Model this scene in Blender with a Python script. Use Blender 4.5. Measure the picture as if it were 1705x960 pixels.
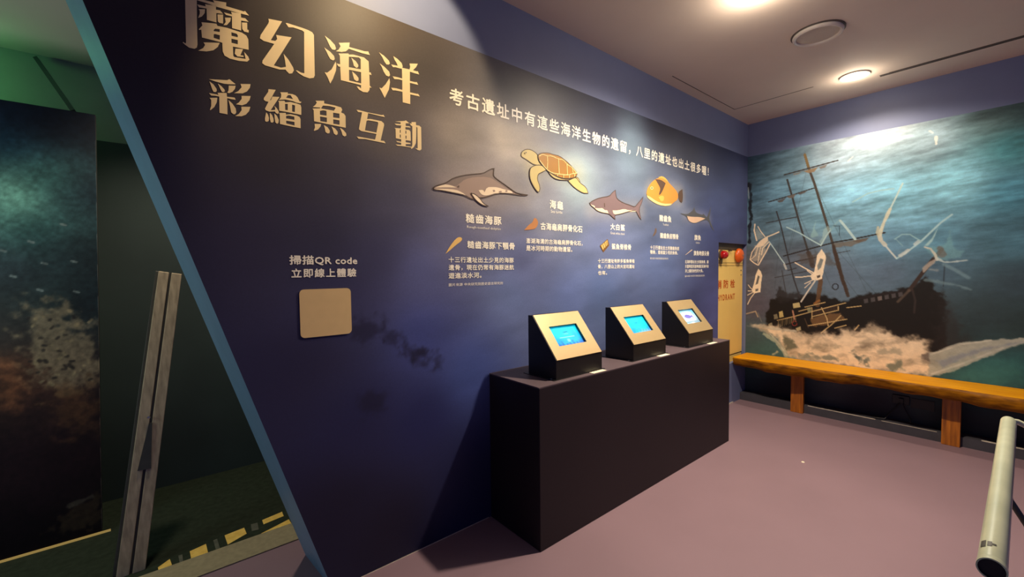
import bpy, bmesh, math, random
import numpy as np
from mathutils import Vector, Matrix
from mathutils.geometry import tessellate_polygon

for o in list(bpy.data.objects):
    bpy.data.objects.remove(o)
SC = bpy.context.scene
COL = SC.collection

# ------------------------------------------------------------------ camera
cam_d = bpy.data.cameras.new('camera')
cam_d.sensor_width = 36.0
cam_d.lens = 14.9669
cam_d.clip_start = 0.05
cam = bpy.data.objects.new('camera', cam_d)
COL.objects.link(cam)
cam.matrix_world = Matrix([[0.769001,0.035033,-0.638287,-4.878631],[-0.63915,0.024709,-0.768685,-1.917583],[-0.011158,0.999081,0.041392,1.4],[0.0,0.0,0.0,1.0]])
SC.camera = cam

# ------------------------------------------------------------------ world, lamps, exposure
SC.view_settings.view_transform = 'Standard'
SC.view_settings.look = 'None'
SC.view_settings.gamma = 1.0
SC.view_settings.use_curve_mapping = False
SC.view_settings.exposure = 0.0
W = bpy.data.worlds.new('world')
SC.world = W
W.use_nodes = True
W.node_tree.nodes['Background'].inputs[0].default_value = (0.17, 0.28, 1.0, 1)
W.node_tree.nodes['Background'].inputs[1].default_value = 0.2

WARM = (1.0, 0.84, 0.66)
H = 2.922          # ceiling height
def spot(name, loc, power, size, blend, col=WARM, rad=0.05, aim=None):
    d = bpy.data.lights.new(name, 'SPOT')
    d.energy = power; d.color = col; d.spot_size = math.radians(size); d.spot_blend = blend
    d.shadow_soft_size = rad
    o = bpy.data.objects.new(name, d); COL.objects.link(o); o.location = loc
    if aim: o.rotation_euler = (Vector(aim) - Vector(loc)).to_track_quat('-Z', 'Y').to_euler()
    return o
def point(name, loc, power, col, rad):
    d = bpy.data.lights.new(name, 'POINT'); d.energy = power; d.color = col; d.shadow_soft_size = rad
    o = bpy.data.objects.new(name, d); COL.objects.link(o); o.location = loc
    return o
DOWNLIGHTS = [(-0.554, -1.013, 74, 154, .45), (-2.31, -0.94, 375, 160, .85)]
for x, y, p, s, bl in DOWNLIGHTS:
    spot('downlight_lamp', (x, y, H - 0.02), p, s, bl)
    point('downlight_glow', (x, y, H - 0.08), max(3.2, p * .02), WARM, 0.05)
spot('wall_spot_lamp', (-4.02, -0.55, 2.86), 44, 89, 0.26, (1.0, 0.75, 0.43), 0.02, aim=(-4.02, 0, 2.46))
point('green_lamp', (-5.75, 1.45, 2.46), 1.6, (0.22, 1.0, 0.36), 0.05)
point('back_room_lamp', (-6.1, 0.6, 1.3), 16.0, (0.8, 1.0, 0.9), 0.25)  # unseen fill light added to brighten the coral panel and slanted wall end
spot('back_downlight_lamp', (-4.75, 0.95, 2.64), 70, 120, 0.9)  # unseen spot added to brighten the floor and post behind the partition

# ------------------------------------------------------------------ helpers
def lin(c):
    out = []
    for v in c[:3]:
        v = v / 255.0
        out.append(v / 12.92 if v <= 0.04045 else ((v + 0.055) / 1.055) ** 2.4)
    return tuple(out)
def mat(name, col, rough=0.6, metal=0.0, spec=0.5, var=0.0, scale=20.0, stretch=(1, 1, 1), bump=0.0, coat=0.0, col2=None, detail=4.0, bscale=None, emit=None, estr=0.0):
    m = bpy.data.materials.new(name); m.use_nodes = True
    nt = m.node_tree; b = nt.nodes['Principled BSDF']
    b.inputs['Base Color'].default_value = (*lin(col), 1)
    b.inputs['Roughness'].default_value = rough
    b.inputs['Metallic'].default_value = metal
    b.inputs['Specular IOR Level'].default_value = spec
    b.inputs['Coat Weight'].default_value = coat
    if emit:
        b.inputs['Emission Color'].default_value = (*lin(emit), 1); b.inputs['Emission Strength'].default_value = estr
    if var or bump or col2:
        tc = nt.nodes.new('ShaderNodeTexCoord'); mp = nt.nodes.new('ShaderNodeMapping')
        mp.inputs['Scale'].default_value = stretch
        nt.links.new(tc.outputs['Object'], mp.inputs[0])
        n = nt.nodes.new('ShaderNodeTexNoise'); n.inputs['Scale'].default_value = scale; n.inputs['Detail'].default_value = detail
        nt.links.new(mp.outputs[0], n.inputs['Vector'])
        if var or col2:
            r = nt.nodes.new('ShaderNodeValToRGB')
            c = lin(col); d = lin(col2) if col2 else tuple(v * (1 - var) for v in c)
            e = c if col2 else tuple(min(1, v * (1 + var)) for v in c)
            r.color_ramp.elements[0].color = (*d, 1); r.color_ramp.elements[1].color = (*e, 1)
            r.color_ramp.elements[0].position = 0.3; r.color_ramp.elements[1].position = 0.7
            nt.links.new(n.outputs[0], r.inputs[0]); nt.links.new(r.outputs[0], b.inputs['Base Color'])
        if bump:
            n2 = n
            if bscale:
                n2 = nt.nodes.new('ShaderNodeTexNoise'); n2.inputs['Scale'].default_value = bscale; nt.links.new(mp.outputs[0], n2.inputs['Vector'])
            bp = nt.nodes.new('ShaderNodeBump'); bp.inputs['Strength'].default_value = bump; bp.inputs['Distance'].default_value = 0.004
            nt.links.new(n2.outputs[0], bp.inputs['Height']); nt.links.new(bp.outputs[0], b.inputs['Normal'])
    return m
def mat_print(name, rough=0.5, spec=0.35, emit=0.0, grain=0.0):
    m = bpy.data.materials.new(name); m.use_nodes = True
    nt = m.node_tree; b = nt.nodes['Principled BSDF']
    a = nt.nodes.new('ShaderNodeAttribute'); a.attribute_name = 'ink'
    src = a.outputs['Color']
    if grain:
        tc = nt.nodes.new('ShaderNodeTexCoord'); n = nt.nodes.new('ShaderNodeTexNoise'); n.inputs['Scale'].default_value = 160; n.inputs['Detail'].default_value = 3
        nt.links.new(tc.outputs['Object'], n.inputs['Vector'])
        mr = nt.nodes.new('ShaderNodeMapRange'); mr.inputs[1].default_value = .3; mr.inputs[2].default_value = .7; mr.inputs[3].default_value = 1 - grain; mr.inputs[4].default_value = 1 + grain
        nt.links.new(n.outputs[0], mr.inputs[0])
        vm = nt.nodes.new('ShaderNodeVectorMath'); vm.operation = 'SCALE'
        nt.links.new(a.outputs['Color'], vm.inputs[0]); nt.links.new(mr.outputs[0], vm.inputs['Scale']); src = vm.outputs[0]
    nt.links.new(src, b.inputs['Base Color'])
    b.inputs['Roughness'].default_value = rough; b.inputs['Specular IOR Level'].default_value = spec
    if emit:
        b.inputs['Base Color'].default_value = (0, 0, 0, 1)
        nt.links.new(a.outputs['Color'], b.inputs['Emission Color']); b.inputs['Emission Strength'].default_value = emit
    return m
def link(name, me, parent=None, mats=(), smooth=False, **props):
    o = bpy.data.objects.new(name, me); COL.objects.link(o)
    for m in mats: me.materials.append(m)
    if parent: o.parent = parent
    if smooth:
        for p in me.polygons: p.use_smooth = True
    for k, v in props.items(): o[k] = v
    return o
def empty(name, loc=(0, 0, 0), **props):
    o = bpy.data.objects.new(name, None); COL.objects.link(o); o.location = loc; o.empty_display_size = .05
    for k, v in props.items(): o[k] = v
    return o
class MB:
    """collects solids into one mesh"""
    def __init__(s): s.v = []; s.f = []; s.mi = []
    def add(s, vs, fs, mi=0):
        n = len(s.v); s.v += [tuple(v) for v in vs]; s.f += [tuple(i + n for i in f) for f in fs]; s.mi += [mi] * len(fs); return s
    def box(s, a, b, mi=0):
        x0, y0, z0 = a; x1, y1, z1 = b
        return s.add([(x0, y0, z0), (x1, y0, z0), (x1, y1, z0), (x0, y1, z0), (x0, y0, z1), (x1, y0, z1), (x1, y1, z1), (x0, y1, z1)],
                     [(0, 3, 2, 1), (4, 5, 6, 7), (0, 1, 5, 4), (1, 2, 6, 5), (2, 3, 7, 6), (3, 0, 4, 7)], mi)
    def prism(s, prof, f0, f1, mi=0, caps=True):
        """prof: closed 2D loop; f0/f1 map (a,b)->3D at both ends"""
        n = len(prof); vs = [f0(*p) for p in prof] + [f1(*p) for p in prof]
        fs = [(i, (i + 1) % n, (i + 1) % n + n, i + n) for i in range(n)]
        if caps: fs += [tuple(range(n))[::-1], tuple(range(n, 2 * n))]
        return s.add(vs, fs, mi)
    def tube(s, pts, r, n=14, mi=0, caps=True):
        pts = [Vector(p) for p in pts]; rs = r if isinstance(r, (list, tuple)) else [r] * len(pts)
        vs = []; fs = []; up = None
        for i, p in enumerate(pts):
            t = (pts[min(i + 1, len(pts) - 1)] - pts[max(i - 1, 0)]).normalized()
            if up is None:
                up = Vector((0, 0, 1)) if abs(t.z) < .9 else Vector((1, 0, 0))
            a = t.cross(up).normalized(); b = a.cross(t).normalized(); up = b
            for k in range(n):
                an = 2 * math.pi * k / n; vs.append(p + (a * math.cos(an) + b * math.sin(an)) * rs[i])
        for i in range(len(pts) - 1):
            for k in range(n):
                fs.append((i * n + k, i * n + (k + 1) % n, (i + 1) * n + (k + 1) % n, (i + 1) * n + k))
        if caps: fs += [tuple(range(n))[::-1], tuple(range((len(pts) - 1) * n, len(pts) * n))]
        return s.add(vs, fs, mi)
    def lathe(s, prof, c, axis='z', n=32, mi=0, sgn=1):
        """prof: (radius, height) pairs around axis through c"""
        vs = []; fs = []
        for r, h in prof:
            for k in range(n):
                a = 2 * math.pi * k / n; u = r * math.cos(a); w = r * math.sin(a); h2 = h * sgn
                vs.append((c[0] + u, c[1] + w, c[2] + h2) if axis == 'z' else (c[0] + u, c[1] + h2, c[2] + w))
        for i in range(len(prof) - 1):
            for k in range(n):
                fs.append((i * n + k, i * n + (k + 1) % n, (i + 1) * n + (k + 1) % n, (i + 1) * n + k))
        return s.add(vs, fs, mi)
    def build(s, name, mats, parent=None, smooth=False, bevel=0.0, **props):
        me = bpy.data.meshes.new(name); me.from_pydata(s.v, [], s.f); me.update()
        bm = bmesh.new(); bm.from_mesh(me)
        bmesh.ops.recalc_face_normals(bm, faces=bm.faces); bm.to_mesh(me); bm.free()
        o = link(name, me, parent, mats if isinstance(mats, (list, tuple)) else [mats], smooth, **props)
        if len(set(s.mi)) > 1:
            for p, i in zip(me.polygons, s.mi): p.material_index = i
        if smooth: me.set_sharp_from_angle(angle=math.radians(40))
        if bevel:
            b = o.modifiers.new('bevel', 'BEVEL'); b.width = bevel; b.segments = 2; b.limit_method = 'ANGLE'
        return o

# --- flat print: polygons and pen lines lying on a wall
def chaikin(p, closed=True):
    """rounds the soft corners of a pen line and keeps the sharp ones (fin tips, beaks)"""
    ring = closed or (len(p) > 3 and p[0] == p[-1])
    q = list(p[:-1]) if (ring and not closed) else list(p)
    out = []; n = len(q)
    for i in range(n):
        a, b, c = q[i - 1], q[i], q[(i + 1) % n]
        if not ring and i in (0, n - 1): out.append(b); continue
        u = Vector((a[0] - b[0], a[1] - b[1])); w = Vector((c[0] - b[0], c[1] - b[1]))
        if u.length < 1e-9 or w.length < 1e-9 or u.angle(w) < 1.35: out.append(b)
        else: out += [(b[0] + .25 * u.x, b[1] + .25 * u.y), (b[0] + .25 * w.x, b[1] + .25 * w.y)]
    return out + [out[0]] if (ring and not closed) else out
def fill(mb, loops, f, mi=0):
    tri = tessellate_polygon([[Vector((a, b, 0)) for a, b in l] for l in loops])
    pts = [q for l in loops for q in l]
    mb.add([f(*q) for q in pts], [tuple(t) for t in tri], mi)
def pen(mb, pts, w, f, mi=0):
    for a, b in zip(pts, pts[1:]):
        d = Vector((b[0] - a[0], b[1] - a[1])); L = d.length
        if L < 1e-6: continue
        d /= L; n = Vector((-d.y, d.x)) * w / 2; e = d * w * .35
        mb.add([f(a[0] - e.x + n.x, a[1] - e.y + n.y), f(a[0] - e.x - n.x, a[1] - e.y - n.y), f(b[0] + e.x - n.x, b[1] + e.y - n.y), f(b[0] + e.x + n.x, b[1] + e.y + n.y)], [(0, 1, 2, 3)], mi)
SPACING = {'消防栓': 1.5, 'HYDRANT': 1.35, '糙齒海豚': 1.2, '海龜': 1.22, '大白鯊': 1.2, '豬齒魚': 1.15, '立即線上體驗': 1.18, '掃描QR code': 1.05}
SPACING['考古遺址中有這些海洋生物的遺留，八里的遺址也出土很多喔！'] = 1.24
def text_mesh(name, s, x0, x1, zc, h, bold, f, material, parent, **props):
    cu = bpy.data.curves.new('type', 'FONT'); cu.body = s; cu.size = 1.0; cu.resolution_u = 2; cu.space_character = SPACING.get(s, 1.08)
    to = bpy.data.objects.new('type', cu); COL.objects.link(to)
    dg = bpy.context.evaluated_depsgraph_get(); me = bpy.data.meshes.new_from_object(to.evaluated_get(dg))
    bpy.data.objects.remove(to); bpy.data.curves.remove(cu)
    n = len(me.vertices); co = np.empty(n * 3); me.vertices.foreach_get('co', co); co = co.reshape(-1, 3)
    lo = co.min(0); hi = co.max(0)
    u = x0 + (co[:, 0] - lo[0]) / (hi[0] - lo[0]) * (x1 - x0); v = zc - h / 2 + (co[:, 1] - lo[1]) / (hi[1] - lo[1]) * h
    co = np.array([f(a, b) for a, b in zip(u, v)]); me.vertices.foreach_set('co', co.ravel()); me.update()
    me.name = name; me.materials.clear()
    if bold:            # heavier face: the outline struck again with small shifts
        bm = bmesh.new(); bm.from_mesh(me); d = bold * h
        for k, (dx, dz) in enumerate(((-d, 0), (d, 0), (0, -d), (0, d))):
            m2 = me.copy(); m2.transform(Matrix.Translation((dx, -.00008 * (k + 1), dz))); bm.from_mesh(m2); bpy.data.meshes.remove(m2)
        bm.to_mesh(me); bm.free()
    return link(name, me, parent, [material], **props)

# --- painting printed artwork onto a fine grid of vertices
rng = np.random.RandomState(7)
LAT = rng.rand(256, 256)
def vnoise(x, y):
    xi = np.floor(x).astype(int); yi = np.floor(y).astype(int); fx = x - xi; fy = y - yi
    fx = fx * fx * (3 - 2 * fx); fy = fy * fy * (3 - 2 * fy)
    g = lambda i, j: LAT[i % 256, j % 256]
    return (g(xi, yi) * (1 - fx) + g(xi + 1, yi) * fx) * (1 - fy) + (g(xi, yi + 1) * (1 - fx) + g(xi + 1, yi + 1) * fx) * fy
def fbm(x, y, o=4):
    t = 0; a = .5; s = 0
    for i in range(o):
        t = t + a * vnoise(x + 17.3 * i, y + 9.1 * i); s += a; x = x * 2.03; y = y * 2.03; a *= .5
    return t / s
def s2l(c): return np.array(lin(c))
class Canvas:
    def __init__(s, u, v): s.u = u.ravel(); s.v = v.ravel(); s.c = np.zeros((len(s.u), 3))
    def base(s, ctrl, p=3.0, eps=.012):
        num = np.zeros_like(s.c); den = np.zeros(len(s.u))
        for q in ctrl:
            w = 1 / ((s.u - q[0]) ** 2 + (s.v - q[1]) ** 2 + eps) ** (p / 2)
            num += w[:, None] * np.array(q[2:5]); den += w
        s.c = num / den[:, None]            # display values until finish()
    def mul(s, k): s.c = s.c * k[:, None]
    def sel(s, pts, m):
        a = np.array(pts); lo = a.min(0) - m; hi = a.max(0) + m
        return np.nonzero((s.u > lo[0]) & (s.u < hi[0]) & (s.v > lo[1]) & (s.v < hi[1]))[0]
    def segd(s, i, pts, closed):
        u = s.u[i]; v = s.v[i]; d = np.full(len(i), 1e9); n = len(pts); ins = np.zeros(len(i), bool)
        for k in range(n if closed else n - 1):
            a = pts[k]; b = pts[(k + 1) % n]; dx = b[0] - a[0]; dy = b[1] - a[1]; L = dx * dx + dy * dy + 1e-12
            t = np.clip(((u - a[0]) * dx + (v - a[1]) * dy) / L, 0, 1)
            d = np.minimum(d, np.hypot(u - a[0] - t * dx, v - a[1] - t * dy))
            if closed:
                c = (a[1] > v) != (b[1] > v)
                if abs(dy) > 1e-12: ins ^= c & (u < dx * (v - a[1]) / dy + a[0])
        return d, ins
    def lay(s, kind, pts, w, col, al, soft, nz):
        i = s.sel(pts, w + soft + nz + .02)
        if not len(i): return
        d, ins = s.segd(i, pts, kind == 'p')
        sd = np.where(ins, -d, d) if kind == 'p' else d - w
        if nz: sd = sd + (fbm(s.u[i] * 28 + 3, s.v[i] * 28, 4) - .5) * 2.4 * nz
        m = np.clip(.5 - sd / max(soft, 1e-4), 0, 1); m = m * m * (3 - 2 * m) * al
        s.c[i] = s.c[i] * (1 - m[:, None]) + np.array(col, float) * m[:, None]
    def finish(s):
        c = np.clip(s.c / 255, 0, 1); return np.where(c <= .04045, c / 12.92, ((c + .055) / 1.055) ** 2.4)
def grid_mesh(name, us, vs, f, keep=None):
    U, V = np.meshgrid(us, vs); nu = len(us); nv = len(vs)
    co = f(U, V).reshape(-1, 3)
    a = (np.arange(nv - 1)[:, None] * nu + np.arange(nu - 1)[None, :]).ravel()
    q = np.stack([a, a + 1, a + 1 + nu, a + nu], 1)
    me = bpy.data.meshes.new(name)
    me.vertices.add(len(co)); me.vertices.foreach_set('co', co.ravel())
    me.loops.add(len(q) * 4); me.loops.foreach_set('vertex_index', q.ravel())
    me.polygons.add(len(q)); me.polygons.foreach_set('loop_start', np.arange(len(q)) * 4)
    me.update(calc_edges=True)
    return me, U, V
def ink(me, c):
    at = me.color_attributes.new('ink', 'FLOAT_COLOR', 'POINT')
    at.data.foreach_set('color', np.hstack([c, np.ones((len(c), 1))]).ravel())

# ------------------------------------------------------------------ materials
M = {}
M['wall_paint'] = mat('wall_paint', (112, 122, 156), .55, var=.03, scale=6)
M['edge_paint'] = mat('edge_paint', (118, 158, 184), .5, var=.05, scale=9)
M['back_wall'] = mat('back_wall', (150, 160, 140), .8, var=.06, scale=5)
M['backdrop'] = mat('backdrop', (50, 64, 60), .7, var=.25, scale=1.3)
M['ceiling'] = mat('ceiling_paint', (222, 206, 190), .8, var=.03, scale=2)
M['floor'] = mat('floor_vinyl', (140, 115, 123), .5, spec=.35, var=.05, scale=1.6, bump=.03, bscale=160)
M['dark_carpet'] = mat('dark_carpet', (46, 54, 42), .9, spec=.1, var=.18, scale=30, bump=.3, bscale=260)
M['threshold'] = mat('threshold_strip', (150, 140, 108), .8, var=.12, scale=40, bump=.1)
M['rear'] = mat('rear_wall', (92, 90, 104), .8, var=.04, scale=3)
M['cream_ink'] = mat('cream_ink', (228, 206, 160), .45, var=.02, scale=30)
M['plate_cream'] = mat('plate_cream', (216, 186, 132), .45, var=.02, scale=30)
M['white_ink'] = mat('white_ink', (250, 244, 226), .45, var=.02, scale=30)
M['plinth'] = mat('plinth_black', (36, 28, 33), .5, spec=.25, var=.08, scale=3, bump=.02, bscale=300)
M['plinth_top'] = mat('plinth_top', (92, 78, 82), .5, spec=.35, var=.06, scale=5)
M['black_metal'] = mat('black_metal', (22, 20, 20), .4, spec=.5, var=.1, scale=60, bump=.02, bscale=400)
M['gold_plate'] = mat('brushed_plate', (178, 152, 106), .42, metal=.35, var=.05, scale=30, stretch=(1, 30, 30), bump=.02)
M['steel'] = mat('screw_steel', (190, 190, 185), .3, metal=1, var=.05, scale=60)
M['label_white'] = mat('label_white', (250, 240, 205), .5, var=.02, scale=50)
M['bezel'] = mat('screen_bezel', (14, 14, 16), .3, var=.1, scale=30)
M['screen'] = mat_print('screen_glow', .35, .08, emit=.66)
M['cabinet'] = mat('cabinet_enamel', (252, 216, 122), .4, var=.03, scale=4)
M['cab_line'] = mat('cabinet_gap', (110, 84, 50), .6, var=.1, scale=30)
M['red_ink'] = mat('red_ink', (206, 92, 16), .5, var=.05, scale=60)
M['red_glass'] = mat('red_glass', (176, 16, 14), .12, spec=.8, coat=.6, var=.1, scale=30)
M['orange_metal'] = mat('orange_bell', (226, 96, 18), .35, spec=.6, coat=.3, var=.06, scale=40)
M['dark_steel'] = mat('dark_bracket', (70, 60, 46), .5, var=.1, scale=50)
M['wood_top'] = mat('varnished_wood', (232, 164, 0), .42, spec=.18, scale=5, stretch=(9, .8, 9), col2=(206, 132, 0), detail=7, bump=.06)
M['wood_edge'] = mat('live_edge_wood', (168, 108, 8), .5, spec=.15, scale=6, stretch=(4, 1.6, 6), col2=(88, 48, 4), detail=8, bump=.5)
M['wood_leg'] = mat('leg_wood', (196, 116, 24), .45, coat=.05, scale=5, stretch=(10, 10, .8), col2=(128, 68, 18), detail=6, bump=.08)
M['kerb'] = mat('kerb_grey', (66, 64, 70), .6, var=.15, scale=12)
M['kerb_edge'] = mat('kerb_edge', (200, 188, 170), .6, var=.2, scale=30)
M['black_plastic'] = mat('black_plastic', (18, 18, 22), .45, var=.1, scale=40)
M['rail'] = mat('rail_paint', (214, 218, 186), .3, spec=.5, coat=.3, scale=9, col2=(188, 194, 164), detail=6, bump=.03)
M['rail_dark'] = mat('rail_dark', (62, 62, 52), .5, var=.15, scale=30)
M['alu'] = mat('aluminium', (196, 178, 142), .5, metal=.1, scale=8, stretch=(8, 8, .6), col2=(156, 140, 110), detail=6, bump=.04)
M['tape'] = mat('yellow_tape', (250, 214, 110), .6, scale=26, col2=(228, 186, 80), detail=6)
M['grey_tape'] = mat('grey_tape', (96, 98, 82), .7, scale=26, col2=(70, 74, 62))
M['board_edge'] = mat('board_edge', (44, 46, 42), .6, var=.1, scale=20)
M['grille'] = mat('speaker_grille', (206, 194, 176), .7, var=.08, scale=300, bump=.2)
M['white_plastic'] = mat('white_plastic', (214, 204, 192), .45, var=.02, scale=20)
M['groove'] = mat('ceiling_groove', (92, 82, 74), .8, var=.08, scale=20)
M['slot_dark'] = mat('slot_dark', (84, 76, 70), .7, var=.1, scale=20)
M['led'] = mat('lamp_lens', (255, 240, 210), .4, var=.01, scale=10, emit=(255, 232, 190), estr=14.0)
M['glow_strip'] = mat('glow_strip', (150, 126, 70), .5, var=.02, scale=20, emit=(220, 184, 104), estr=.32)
M['print'] = mat_print('wall_print', .5, .3, grain=.06)
M['mural'] = mat_print('mural_print', .55, .3, grain=.05)

# ------------------------------------------------------------------ setting
DB = 1.714; HB = 2.661; TH = 0.335      # back room depth, its ceiling, partition thickness
XE = lambda z: -4.333 - .308 * z        # slanted free end of the partition
ST = dict(kind='structure')
b = MB(); b.box((-9, -4.6, -.1), (.15, .49, 0)); floor = b.build('floor', M['floor'], **ST)
b = MB(); b.box((-9, .49, -.1), (.15, 1.9, 0)); floor_b = b.build('carpet', M['dark_carpet'], floor)
b = MB(); b.box((-9, .4905, 0), (-4.0, .668, .006)); b.build('trim_1', M['threshold'], **ST)

# main ceiling
b = MB(); b.box((-9, -4.6, H), (.15, TH, H + .06))
ceil = b.build('ceiling', M['ceiling'], **ST)
b = MB(); b.box((-.575, -.74, H - .0015), (-.568, -.10, H + .001)); b.box((-1.7, -.104, H - .0015), (-.57, -.098, H + .001)); b.build('joint', M['groove'], ceil)
b = MB(); b.box((-9, TH, HB), (.15, 1.9, HB + .06)); b.box((-9, TH, HB), (-4.9, TH + .05, H + .02)); b.build('ceiling_back', M['ceiling'], **ST)
b = MB(); b.box((-9, DB, 0), (.15, DB + .12, HB + .02)); wb = b.build('wall_back', M['back_wall'], **ST)
us = np.linspace(-7, -4.2, 60); vs = np.linspace(0, 2.216, 60)
b = MB(); b.box((-7.5, DB - .03, 0), (-3.6, DB - .001, 2.216)); b.build('backdrop', M['backdrop'], wb)
b = MB(); b.box((-9.12, TH, 0), (-9, 1.9, H)); b.build('wall_side', M['rear'], **ST)
b = MB(); b.box((0, -4.6, 0), (.15, TH, H)); wr = b.build('wall_right', M['wall_paint'], **ST)

# partition with the graphic: slanted free end, opening for the hydrant cabinet
XO = -.660; ZO = 1.655; ZL = .42; PT = 2.5825
b = MB()
prof = [(XE(0), 0), (XO, 0), (XO, H), (XE(H), H)]
n = 4
vs_ = [(x, 0, z) for x, z in prof] + [(x - (.03 if i in (0, 3) else 0), TH, z) for i, (x, z) in enumerate(prof)]
fs_ = [(3, 2, 1, 0), (4, 5, 6, 7), (0, 1, 5, 4), (1, 2, 6, 5), (2, 3, 7, 6)]
b.add(vs_, fs_, 0); b.add(vs_, [(3, 0, 4, 7)], 1)
b.box((XO, 0, ZO), (0, TH, H)); b.box((XO, 0, 0), (0, TH, ZL)); b.box((XO, .25, ZL), (0, TH, ZO))
wl = b.build('wall_left', [M['wall_paint'], M['edge_paint']], **ST)

AY = lambda k: (lambda x, z: (x, -.0025 - .0006 * k, z))
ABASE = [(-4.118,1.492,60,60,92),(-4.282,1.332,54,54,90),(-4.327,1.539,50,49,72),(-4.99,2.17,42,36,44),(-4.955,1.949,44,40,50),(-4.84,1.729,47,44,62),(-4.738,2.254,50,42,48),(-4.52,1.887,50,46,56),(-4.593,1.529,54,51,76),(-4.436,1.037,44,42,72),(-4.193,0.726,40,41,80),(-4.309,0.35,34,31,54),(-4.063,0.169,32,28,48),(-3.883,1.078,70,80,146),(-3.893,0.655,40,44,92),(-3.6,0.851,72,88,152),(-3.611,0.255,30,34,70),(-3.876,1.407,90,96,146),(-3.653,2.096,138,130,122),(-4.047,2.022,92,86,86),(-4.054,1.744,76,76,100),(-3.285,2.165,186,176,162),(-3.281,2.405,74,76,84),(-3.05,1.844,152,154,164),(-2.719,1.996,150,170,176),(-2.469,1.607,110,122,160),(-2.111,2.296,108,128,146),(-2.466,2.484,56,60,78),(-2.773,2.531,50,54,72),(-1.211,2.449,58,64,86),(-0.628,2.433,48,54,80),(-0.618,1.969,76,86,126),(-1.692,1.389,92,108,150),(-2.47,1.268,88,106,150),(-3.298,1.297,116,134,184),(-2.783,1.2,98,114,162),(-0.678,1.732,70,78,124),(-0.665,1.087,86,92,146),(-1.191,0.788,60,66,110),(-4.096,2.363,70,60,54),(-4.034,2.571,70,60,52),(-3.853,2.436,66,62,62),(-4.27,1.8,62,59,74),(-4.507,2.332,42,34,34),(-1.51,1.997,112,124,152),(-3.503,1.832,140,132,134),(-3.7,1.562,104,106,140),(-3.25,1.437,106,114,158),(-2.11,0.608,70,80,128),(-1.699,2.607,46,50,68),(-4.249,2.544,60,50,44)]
AS = [('s',[(-3.748,1.842),(-3.503,1.864),(-3.197,1.847)],0.06,(176,160,140),0.4,0.2,0),('s',[(-3.147,2.049),(-2.718,2.035)],0.06,(206,196,150),0.4,0.18,0),('s',[(-3.123,2.017),(-3.089,1.913)],0.03,(214,196,140),0.4,0.12,0),('s',[(-2.566,1.81),(-1.993,1.857)],0.06,(190,180,166),0.4,0.16,0),('s',[(-1.827,2.013),(-1.412,2.032)],0.07,(206,186,146),0.45,0.16,0),('s',[(-1.309,1.871),(-0.865,1.864)],0.05,(160,160,166),0.4,0.12,0),('s',[(-4.165,1.152),(-4.133,1.13)],0.05,(28,26,48),0.55,0.05,0.05),('s',[(-3.905,0.969),(-3.866,0.943)],0.03,(28,26,48),0.55,0.05,0.05),('s',[(-3.937,1.018),(-3.898,0.992)],0.02,(28,26,48),0.55,0.05,0.05),('s',[(-4.043,1.104),(-4.007,1.08)],0.02,(28,26,48),0.55,0.05,0.05),('s',[(-3.832,0.959),(-3.791,0.931)],0.02,(28,26,48),0.55,0.05,0.05),('s',[(-4.146,0.802),(-4.113,0.775)],0.05,(28,26,48),0.55,0.05,0.05)]
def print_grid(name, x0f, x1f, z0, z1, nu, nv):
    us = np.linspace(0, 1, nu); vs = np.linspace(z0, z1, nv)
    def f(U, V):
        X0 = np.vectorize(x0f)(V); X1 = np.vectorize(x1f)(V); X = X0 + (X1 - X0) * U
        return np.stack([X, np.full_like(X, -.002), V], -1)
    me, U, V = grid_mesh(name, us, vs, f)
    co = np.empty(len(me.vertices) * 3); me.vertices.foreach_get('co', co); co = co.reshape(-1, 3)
    cv = Canvas(co[:, 0], co[:, 2]); cv.base(ABASE)  # print colours raised point by point where the lamps fall short
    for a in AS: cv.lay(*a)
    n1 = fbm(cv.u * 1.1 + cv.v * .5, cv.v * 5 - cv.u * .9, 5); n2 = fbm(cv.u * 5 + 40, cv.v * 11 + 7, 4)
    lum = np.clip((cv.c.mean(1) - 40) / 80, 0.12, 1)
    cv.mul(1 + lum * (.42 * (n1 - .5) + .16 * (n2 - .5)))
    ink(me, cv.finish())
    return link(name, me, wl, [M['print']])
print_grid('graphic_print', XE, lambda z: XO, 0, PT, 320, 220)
print_grid('graphic_print', lambda z: XO, lambda z: 0, ZO, PT, 60, 80)

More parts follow.
